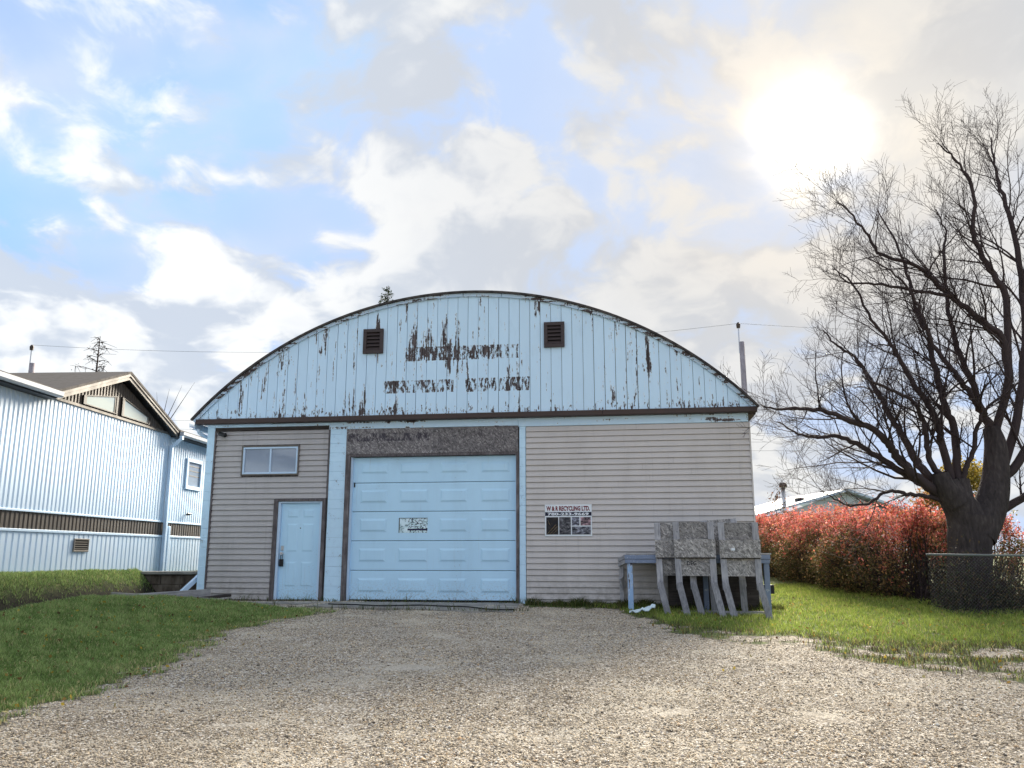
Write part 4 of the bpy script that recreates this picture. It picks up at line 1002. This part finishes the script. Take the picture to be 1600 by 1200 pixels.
x, y, z, s, th_, r = hedge_points(1700, g)
for i in range(1700):
    ztop_ = z[i] + (g.uniform(.02, .30) if z[i] > gz(x[i], y[i]) + 1.2 else 0); g0 = float(gz(x[i], y[i]))
    cxx = float(np.interp(s[i], hl, [q.x for q in HP])); cyy = float(np.interp(s[i], hl, [q.y for q in HP]))
    b0 = Vector((cxx + g.normal(0, .2), cyy + g.normal(0, .2), g0)); e = Vector((x[i], y[i], max(ztop_, g0 + .2))); mid = b0.lerp(e, .55) + Vector((g.normal(0, .08), g.normal(0, .08), .12))
    stm.add([q - Vector(HO) for q in (b0, mid, e)], [.014, .009, .003], 3)
part('stems', stm.mesh('stems'), M_TWIG, hedge)['kind'] = 'stuff'

# undergrowth round the trunk behind the fence
ug = thing('undergrowth', (9.6, 16.9, -.05), 0, 'dark tangled undergrowth around the foot of the bare tree', 'shrub')
n = 13000; x = g.uniform(8.35, 14, n); y = 16.8 + g.normal(0, .40, n); z = gz(x, y) + np.abs(g.normal(0, .48, n)) * (.75 + .25 * np.sin(x * 3))
vv, ff = leaves(n, np.stack([x - 9.6, y - 16.9, z + .05], 1), .07, seed=9, flat=.4)
cc = np.where(g.random(n)[:, None] < .6, [.045, .055, .03], [.11, .08, .045])
part('foliage', fast_mesh('foliage', vv, ff, False, np.repeat(cc, 4, 0)), M_LEAF, ug)['kind'] = 'stuff'
stm = Tubes()
for i in range(900):
    a = Vector((g.uniform(8.5, 14), 16.9 + g.normal(0, .35), 0)); a.z = float(gz(a.x, a.y)); e = a + Vector((g.normal(0, .25), g.normal(0, .2), g.uniform(.3, 1.25)))
    stm.add([q - Vector((9.6, 16.9, -.05)) for q in (a, a.lerp(e, .5) + Vector((g.normal(0, .05), 0, .05)), e)], [.008, .006, .002], 3)
part('stems', stm.mesh('stems'), M_TWIG, ug)['kind'] = 'stuff'

# chain-link fence
M_FENCE = mat('dull_galvanised_tube', (.16, .18, .18), .7, .3, .2)
fe = thing('chain_link_fence', (7.72, 15.82, -.1), math.atan2(-.3, 1.6) * .9, 'chain-link fence with a thin top rail in front of the bare tree', 'fence')
fl = 7.2
part('top_rail', MB().tube([(0, 0, 1.05), (1.6, 0, 1.03), (3.2, 0, 1.045), (fl, 0, 1.06)], .021, 8), M_FENCE, fe, True)
for k in range(3):
    po = part('post', MB().tube([(k * 2.4 + 1.9, .02, -.3), (k * 2.4 + 1.9, .02, 1.07)], .026, 8), M_FENCE, fe)
wm = Tubes(); c_ = .06
for sgn in (-1, 1):
    for i in range(int((fl + 1.04) / (c_ * 1.0))):
        x0 = i * c_ - (1.04 if sgn > 0 else 0); a = [x0, 0., 0.]; e = [x0 + sgn * 1.04, 0., 1.04]
        x0 = i * c_ - (1.04 if sgn > 0 else 0)
        lo = max(0, -x0 if sgn > 0 else x0 - fl); hi = min(1.03, fl - x0 if sgn > 0 else x0)
        if hi - lo > .05: wm.add([(x0 + sgn * lo, .0, lo), (x0 + sgn * hi, .0, hi)], [.0011, .0011], 3)
part('wire_mesh', wm.mesh('wire_mesh'), mat('dull_wire', (.20, .21, .21), .6, .4, .6), fe)['kind'] = 'stuff'

# ------------------------------------------------------------------ far things
def pole(name, base, top, r, label, pin=True):
    b0 = Vector(base); o = thing(name, base, 0, label, 'pole')
    h = Vector(top) - b0
    part('shaft', MB().tube([(0, 0, -.5), h * .5, h], [r * 1.15, r * 1.05, r], 10), M_POLE, o, True)
    if pin:
        part('insulator_pin', MB().tube([h + Vector((-r * .9, 0, -.6)), h + Vector((-r * .9, 0, .75))], .035, 6), M_STEEL, o)
        part('insulator', MB().tube([h + Vector((-r * .9, 0, .75)), h + Vector((-r * .9, 0, .95)), h + Vector((-r * .9, 0, 1.05))], [.09, .11, .05], 8), M_BROWN, o)
    return o
pole('utility_pole', (12.0, 42, .45), (11.95, 42, 11.75), .14, 'grey wooden utility pole rising behind the right end of the roof')
pole('utility_pole', (-26.5, 45, .45), (-26.6, 45, 11.3), .16, 'utility pole behind the white house at the left edge')
def wire(a, b_, sag, r=.008):
    a, b_ = Vector(a), Vector(b_); pts = []
    for i in range(25):
        f_ = i / 24; q = a.lerp(b_, f_); q.z -= sag * 4 * f_ * (1 - f_); pts.append(q)
    return MB().tube(pts, r, 4)
M_WIRE = mat('dark_wire', (.10, .10, .11), .6)
tag(link('power_line', wire((11.85, 42, 12.75), (-26.75, 45, 12.35), .9).mesh('power_line'), M_WIRE), 'thin power line running behind the roof between the two poles', 'power line')
tag(link('power_line', wire((11.85, 42, 12.75), (48, 39, 12.9), .9).mesh('power_line'), M_WIRE), 'thin power line running right from the pole behind the bare tree', 'power line')
for k, dz_ in enumerate((0, .55, 1.1, 1.65)):
    tag(link('power_line', wire((-40, 52, 9.6 - dz_), (30, 52, 9.0 - dz_), .3, .008).mesh('power_line'), M_WIRE), ['topmost', 'second', 'third', 'lowest'][k] + ' of the four low wires seen between house and workshop', 'power line')
# far house on the right
fh = thing('far_house', (22.5, 62, .4), .12, 'distant house with pale grey gable roof behind the hedge', 'house')
M_FAR = mat('pale_far_siding', build=b_dirty((.56, .60, .66), .85, 2, .4, .5))
part('wall', MB().box(-5.2, 5.2, -3, 6, 0, 2.9), M_FAR, fh)
fr = part('roof', MB().prism([(-6.0, 3.2), (.6, 5.0), (6.2, 3.2), (6.2, 3.05), (.6, 4.83), (-6.0, 3.05)], 'y', -3.6, 6.6), mat('pale_roof', build=b_dirty((.50, .58, .70), .85, 2, .5, .5)), fh)
part('gable', MB().prism([(-5.2, 2.9), (5.2, 2.9), (.6, 4.78)], 'y', -3.0, -2.9), M_FAR, fh)
part('ridge_vent', MB().box(-2.4, -1.9, -2, -1.5, 4.1, 4.45), M_BLACK, fr)
cp = thing('chimney_pipe', (14.6, 45, .45), 0, 'slim metal chimney pipe standing beyond the hedge', 'chimney')
part('pipe', MB().tube([(0, 0, -.3), (0, 0, 4.0)], .11, 10), M_STEEL, cp, True)
part('cap', MB().tube([(0, 0, 4.0), (0, 0, 4.12), (0, 0, 4.25)], [.2, .22, .14], 10), M_BROWN, cp, True)
# leafy trees and shrubs behind
def leaf_tree(name, base, h, cw, ch, nl, size, cols, label, cat='tree', seed=1, sparse=.4, trunk_r=.1):
    g = np.random.default_rng(seed); o = thing(name, base, 0, label, cat); tb = Tubes(); tips = []
    tb.add([Vector((0, 0, -.3)), Vector((.05, 0, h * .5)), Vector((0, 0, h * .93))], [trunk_r, trunk_r * .7, trunk_r * .15], 7)
    for i in range(46):
        f_ = g.uniform(.0, 1); z0 = h - ch + ch * f_ * .92; an = g.uniform(0, 6.28); L = cw * (1 - .62 * f_) * g.uniform(.6, 1.1)
        e = Vector((math.cos(an) * L, math.sin(an) * L, z0 + g.uniform(.1, .5) * L)); m_ = Vector((0, 0, z0)).lerp(e, .5) + Vector((0, 0, .1 * L))
        tb.add([Vector((0, 0, z0 - .15 * L)), m_, e], [trunk_r * .3, trunk_r * .2, .006], 4)
        for q in range(12): tips.append(m_.lerp(e, q / 11) + Vector(g.normal(0, .12 * cw, 3)))
    part('trunk', tb.mesh('trunk'), M_TWIG, o)
    T = np.array([tuple(q) for q in tips]); idx = g.integers(0, len(T), nl)
    pos = T[idx] + g.normal(0, sparse * .22, (nl, 3)) * cw
    vv, ff = leaves(nl, pos, size, seed=seed + 1, flat=.6); cc = np.array(cols)[g.integers(0, len(cols), nl)]
    part('crown', fast_mesh('crown', vv, ff, False, np.repeat(cc, 4, 0)), M_LEAF, o)['kind'] = 'stuff'
    return o
leaf_tree('yellow_tree', (22.3, 41, .5), 4.6, 2.0, 3.8, 7000, .16, [(.38, .28, .05), (.30, .22, .05), (.22, .18, .05)], 'yellow leaved tree glimpsed behind the trunk of the bare tree', seed=4)
leaf_tree('orange_tree', (18.9, 38, .5), 3.2, 1.4, 2.6, 3500, .13, [(.36, .20, .05), (.34, .14, .05), (.25, .17, .05)], 'small orange tree behind the hedge left of the trunk', seed=6)
leaf_tree('sparse_sapling', (10.35, 33, .3), 3.1, .8, 2.2, 420, .10, [(.12, .06, .035), (.16, .07, .04), (.07, .06, .03)], 'sparse leafy sapling beside the right corner of the workshop', 'sapling', seed=8, sparse=.6, trunk_r=.03)
def conifer(name, base, h, rad, n, label, bare=False, seed=1, cat='tree'):
    g = np.random.default_rng(seed); o = thing(name, base, 0, label, cat); tb = Tubes(); P_ = []; 
    tb.add([Vector((0, 0, -.3)), Vector((0, 0, h * .6)), Vector((.03, 0, h))], [.16, .09, .015], 7)
    for i in range(n):
        f_ = (i + g.random()) / n; z0 = h * (.35 + .64 * f_); an = i * 2.4 + g.normal(0, .3); L = rad * (1 - f_) ** .8 * g.uniform(.55, 1.15) + .12
        dr_ = -.10 if not bare else .12
        e = Vector((math.cos(an) * L, math.sin(an) * L, z0 + dr_ * L)); m_ = Vector((0, 0, z0)).lerp(e, .55) + Vector((0, 0, -.06 * L if not bare else .05))
        tb.add([Vector((0, 0, z0)), m_, e], [.035 * (1 - f_) + .01, .02 * (1 - f_) + .008, .006], 4)
        if bare:
            for q in range(7):
                s0 = m_.lerp(e, g.uniform(-.4, 1)); tb.add([s0, s0 + Vector((g.normal(0, .22), g.normal(0, .22), g.uniform(-.35, .12)))], [.012, .006], 3)
        for q in range(int(10 + 26 * L)):
            c_ = (Vector((0, 0, z0)).lerp(m_, g.random()) if g.random() < .4 else m_.lerp(e, g.random())); P_.append(c_ + Vector(g.normal(0, .07, 3)))
    part('trunk', tb.mesh('trunk'), M_TWIG, o)
    P_ = np.array([tuple(q) for q in P_])
    if bare: P_ = P_[::4]
    vv, ff = leaves(len(P_), P_, .10 if bare else .17, seed=seed, flat=.28 if not bare else .5)
    cc = np.array([(.018, .03, .016), (.03, .045, .02)])[g.integers(0, 2, len(P_))] if not bare else np.array([(.035, .03, .025), (.05, .04, .03)])[g.integers(0, 2, len(P_))]
    part('crown', fast_mesh('crown', vv, ff, False, np.repeat(cc, 4, 0)), M_LEAF, o)['kind'] = 'stuff'
conifer('spruce_tree', (-6.25, 40, .4), 13.75, 3.4, 150, 'tip of a dark spruce showing above the arched roof', seed=2)
conifer('larch_tree', (-19.45, 38, .4), 10.6, 2.3, 60, 'nearly bare larch standing behind the white house', True, seed=5)
stm = Tubes()
for i in range(5): stm.add([Vector((0, 0, 0)), Vector((.1 * i - .2, 0, 6)), Vector((.55 * i - .9, .1, 7.4 + .15 * i))], [.05, .03, .004], 4)
tag(link('bare_sapling', stm.mesh('bare_sapling'), M_TWIG, None, (-15.35, 36, .4)), 'thin bare twigs poking above the gable roof of the white house', 'sapling')

# ------------------------------------------------------------------ gravel, grass, fallen leaves
def pebbles(n, x0, x1, y0, y1, s0, s1, g):
    # even density on screen: more towards the camera
    y = y0 + (y1 - y0) * g.random(n) ** 1.6; x = g.uniform(x0, x1, n) * (y / y1 * .75 + .25)
    keep = (grass_mask(x, y) < .22) & (wob(x * .7, y * 1.1, 1.9, 2) + .5 * wob(x, y, 5, 1) < .95) & (g.random(n) > .6 * track(x, y) * ss(wob(x, y, 2.3, 1), -.5, .3)) & (np.abs(x) < y * .66 + .6)
    u_, n_ = uy(x, y); keep &= ~((u_ > 1.22) & (u_ < 5.32) & (n_ > -1.5)) & ~((u_ > -1.2) & (u_ < 1.3) & (n_ > -1.75)) & (n_ < -.1)
    return x[keep], y[keep], g.uniform(s0, s1, n)[keep] * np.where(g.random(keep.sum()) < .04, 1.9, 1)
OCT = np.array([[1, 0, 0], [-1, 0, 0], [0, 1, 0], [0, -1, 0], [0, 0, 1], [0, 0, -1]], float)
OF = np.array([[0, 2, 4], [2, 1, 4], [1, 3, 4], [3, 0, 4], [2, 0, 5], [1, 2, 5], [3, 1, 5], [0, 3, 5]])
g = np.random.default_rng(21)
xs1, ys1, ss1 = pebbles(185000, -9, 9, 5.4, 17.2, .0045, .0115, g)
n = len(xs1)
sp = OCT[None] * g.uniform(.6, 1.35, (n, 6, 1)) + g.normal(0, .16, (n, 6, 3)); sp[:, :, 2] *= .62
an = g.uniform(0, 6.28, n); ca, sa = np.cos(an)[:, None], np.sin(an)[:, None]
rx = sp[:, :, 0] * ca - sp[:, :, 1] * sa; ry = sp[:, :, 0] * sa + sp[:, :, 1] * ca
zt_ = gz(xs1, ys1) + .006 * wob(xs1, ys1, 9, 1) + .004 * wob(xs1, ys1, 23, 2) - .028 * track(xs1, ys1)
V = np.stack([rx * ss1[:, None] + xs1[:, None], ry * ss1[:, None] + ys1[:, None], sp[:, :, 2] * ss1[:, None] + (zt_ + ss1 * .25)[:, None]], -1).reshape(-1, 3)
F = (OF[None] + (np.arange(n) * 6)[:, None, None]).reshape(-1, 3)
def b_peb(t, b):
    r = t.island()
    c = t.ramp(r, [(0, (.12, .105, .09)), (.12, (.35, .30, .235)), (.32, (.58, .495, .375)), (.52, (.71, .625, .49)), (.70, (.58, .53, .48)), (.83, (.78, .73, .66)), (.93, (.58, .41, .25)), (.98, (.78, .76, .72))], 'CONSTANT')
    pos = t.coord('Object'); pt = t.noise(t.map(pos, (1, 1.5, 1)), .9, 4, .6); pt2 = t.noise(t.map(pos, (1, 1.3, 1), (5, 3, 0)), .45, 3, .6)
    c = t.mix(t.step(pt, .48, .72, 0, .55), c, (.66, .60, .50)); c = t.mix(t.step(pt2, .46, .68, 0, .6), c, (.33, .285, .235))
    c = t.mix(1., c, (1.0, .955, .875), 'MULTIPLY')
    t.put(b.inputs['Base Color'], c)
o = link('gravel', fast_mesh('gravel', V, F), mat('pebble_stone', rough=.85, spec=.25, build=b_peb)); o['kind'] = 'stuff'
tag(o, 'loose tan and grey gravel stones covering the driveway', 'gravel')

def blades(x, y, h, wd, g, lean=.5, z=None):
    n = len(x); z = gz(x, y) if z is None else z; a = g.uniform(0, 6.28, n); lx, ly = g.normal(0, lean, n) * h, g.normal(0, lean, n) * h
    bx, by = np.cos(a) * wd * .5, np.sin(a) * wd * .5
    m_ = .55
    V = np.stack([np.stack([x - bx, y - by, z - .005], 1), np.stack([x + bx, y + by, z - .005], 1),
                  np.stack([x + bx * .8 + lx * .3, y + by * .8 + ly * .3, z + h * m_], 1), np.stack([x - bx * .8 + lx * .3, y - by * .8 + ly * .3, z + h * m_], 1),
                  np.stack([x + lx, y + ly, z + h * .96], 1)], 1)
    i = np.arange(n)[:, None] * 5
    F = np.concatenate([i + np.array([[0, 1, 2]]), i + np.array([[0, 2, 3]]), i + np.array([[3, 2, 4]])], 0)
    return V.reshape(-1, 3), F
def grass_patch(name, n, box, h0, h1, wd, label, cols, dens=None, lean=.45, thr=None):
    g = np.random.default_rng(abs(hash(name)) % 1000 if False else len(name) * 7 + n % 97)
    x = g.uniform(box[0], box[1], n); y = g.uniform(box[2], box[3], n)
    m_ = grass_mask(x, y); keep = g.random(n) < (m_ ** 1.6) * (dens(x, y) if dens else 1)
    x, y = x[keep], y[keep]; k = len(x)
    pn = np.clip(.5 + .35 * wob(x, y, 3.1, 2) + .35 * wob(x, y, 11, 1), 0, 1); h = g.uniform(h0, h1, k) * (.55 + .9 * pn)
    V, F = blades(x, y, h, g.uniform(.6, 1.4, k) * wd, g, lean)
    w1 = np.clip(pn + g.normal(0, .3, k), 0, 1)[:, None]; dry = (g.random(k) < .07 + .25 * (grass_mask(x, y) < .9))[:, None]
    c = np.array(cols[0]) * (1 - w1) + np.array(cols[1]) * w1; c = np.where(dry, np.array(cols[2]), c); litter = (ss(right_line(x) + .5 + .4 * wob(x, y, 5, 1) - y, 0, .5) * (x > 2) * (g.random(k) < .6))[:, None]; c = c * (1 - litter) + np.array([.10, .085, .05]) * litter
    o = link(name, fast_mesh(name, V, F, False, np.repeat(c, 5, 0)), M_GRASSM); o['kind'] = 'stuff'; tag(o, label, 'grass'); return o
GC_ = [(.15, .25, .065), (.37, .47, .17), (.56, .50, .25)]
GR_ = [(.17, .25, .05), (.34, .41, .09), (.48, .40, .17)]
def dbank(x, y): return 1 - .93 * ss(-x + .06 * wob(x, y, 6, 1), 7.22, 7.4) * (1 - ss(-x + .1 * wob(x, y, 5, 2), 8.12, 8.42))
def dleft(x, y): return np.clip(1.15 - .05 * (y - 7), .45, 1.) * (np.abs(x) < y * .66 + .8) * dbank(x, y)
grass_patch('lawn_grass', 300000, (-8.75, -3.2, 6.5, 16.3), .025, .062, .0075, 'short mown green grass of the left lawn', GC_, dleft)
grass_patch('bank_grass', 26000, (-8.8, -6.9, 16.3, 19.4), .025, .06, .009, 'dark grass on the bank below the white house', GC_, lambda x, y: .9 * dbank(x, y))
grass_patch('side_grass', 150000, (1.6, 10.5, 9.0, 24), .03, .085, .009, 'yellow green grass at the right of the workshop', GR_, lambda x, y: np.clip(1.2 - .03 * (y - 9), .5, 1) * (1 - .45 * ss(right_line(x) - y, -.2, .3)) * (uy(x, y)[1] < -.03) + 1. * (uy(x, y)[0] > 9.95))
g = np.random.default_rng(77)
u_ = np.concatenate([g.uniform(5.35, 10.3, 5200), g.uniform(-1.3, 5.3, 520), g.uniform(-1.3, 5.6, 500)]); n_ = np.concatenate([-np.abs(np.concatenate([g.normal(.03, .28, 5200), g.normal(.02, .05, 520)])) - .04, -1.62 + g.normal(0, .07, 500)])
wx = P0.x + DU.x * u_ + DN.x * n_; wy = P0.y + DU.y * u_ + DN.y * n_
hh = g.uniform(.04, .17, len(u_)) * (.5 + .8 * np.abs(np.sin(u_ * 2.7)) * np.abs(np.sin(u_ * 7.1)))
V, F = blades(wx, wy, hh, g.uniform(.006, .013, len(u_)), g, .5, np.maximum(gz(wx, wy), -.06))
cc = np.array([(.03, .05, .012), (.06, .10, .02), (.10, .12, .03), (.15, .12, .05)])[g.integers(0, 4, len(u_))]
o = link('weeds', fast_mesh('weeds', V, F, False, np.repeat(cc, 5, 0)), M_GRASSM); o['kind'] = 'stuff'; tag(o, 'ragged weeds growing along the foot of the front wall', 'weeds')
n = 1500; x = np.concatenate([g.uniform(-8, -3.6, 750), g.uniform(2.2, 9, 750)]); y = np.concatenate([g.uniform(7, 16, 750), g.uniform(9.5, 19, 750)])
k = (grass_mask(x, y) > .05) | (g.random(1500) < .16); x, y = x[k], y[k]; n = len(x)
vv, ff = leaves(n, np.stack([x, y, gz(x, y) + .035], 1), .05, seed=13, flat=.7)
cc = np.array([(.45, .32, .05), (.30, .20, .06), (.40, .36, .16), (.16, .09, .04)])[g.integers(0, 4, n)]
o = link('fallen_leaves', fast_mesh('fallen_leaves', vv, ff, False, np.repeat(cc, 4, 0)), M_LEAF); o['kind'] = 'stuff'; tag(o, 'small yellow and brown leaves scattered on the grass', 'leaves')
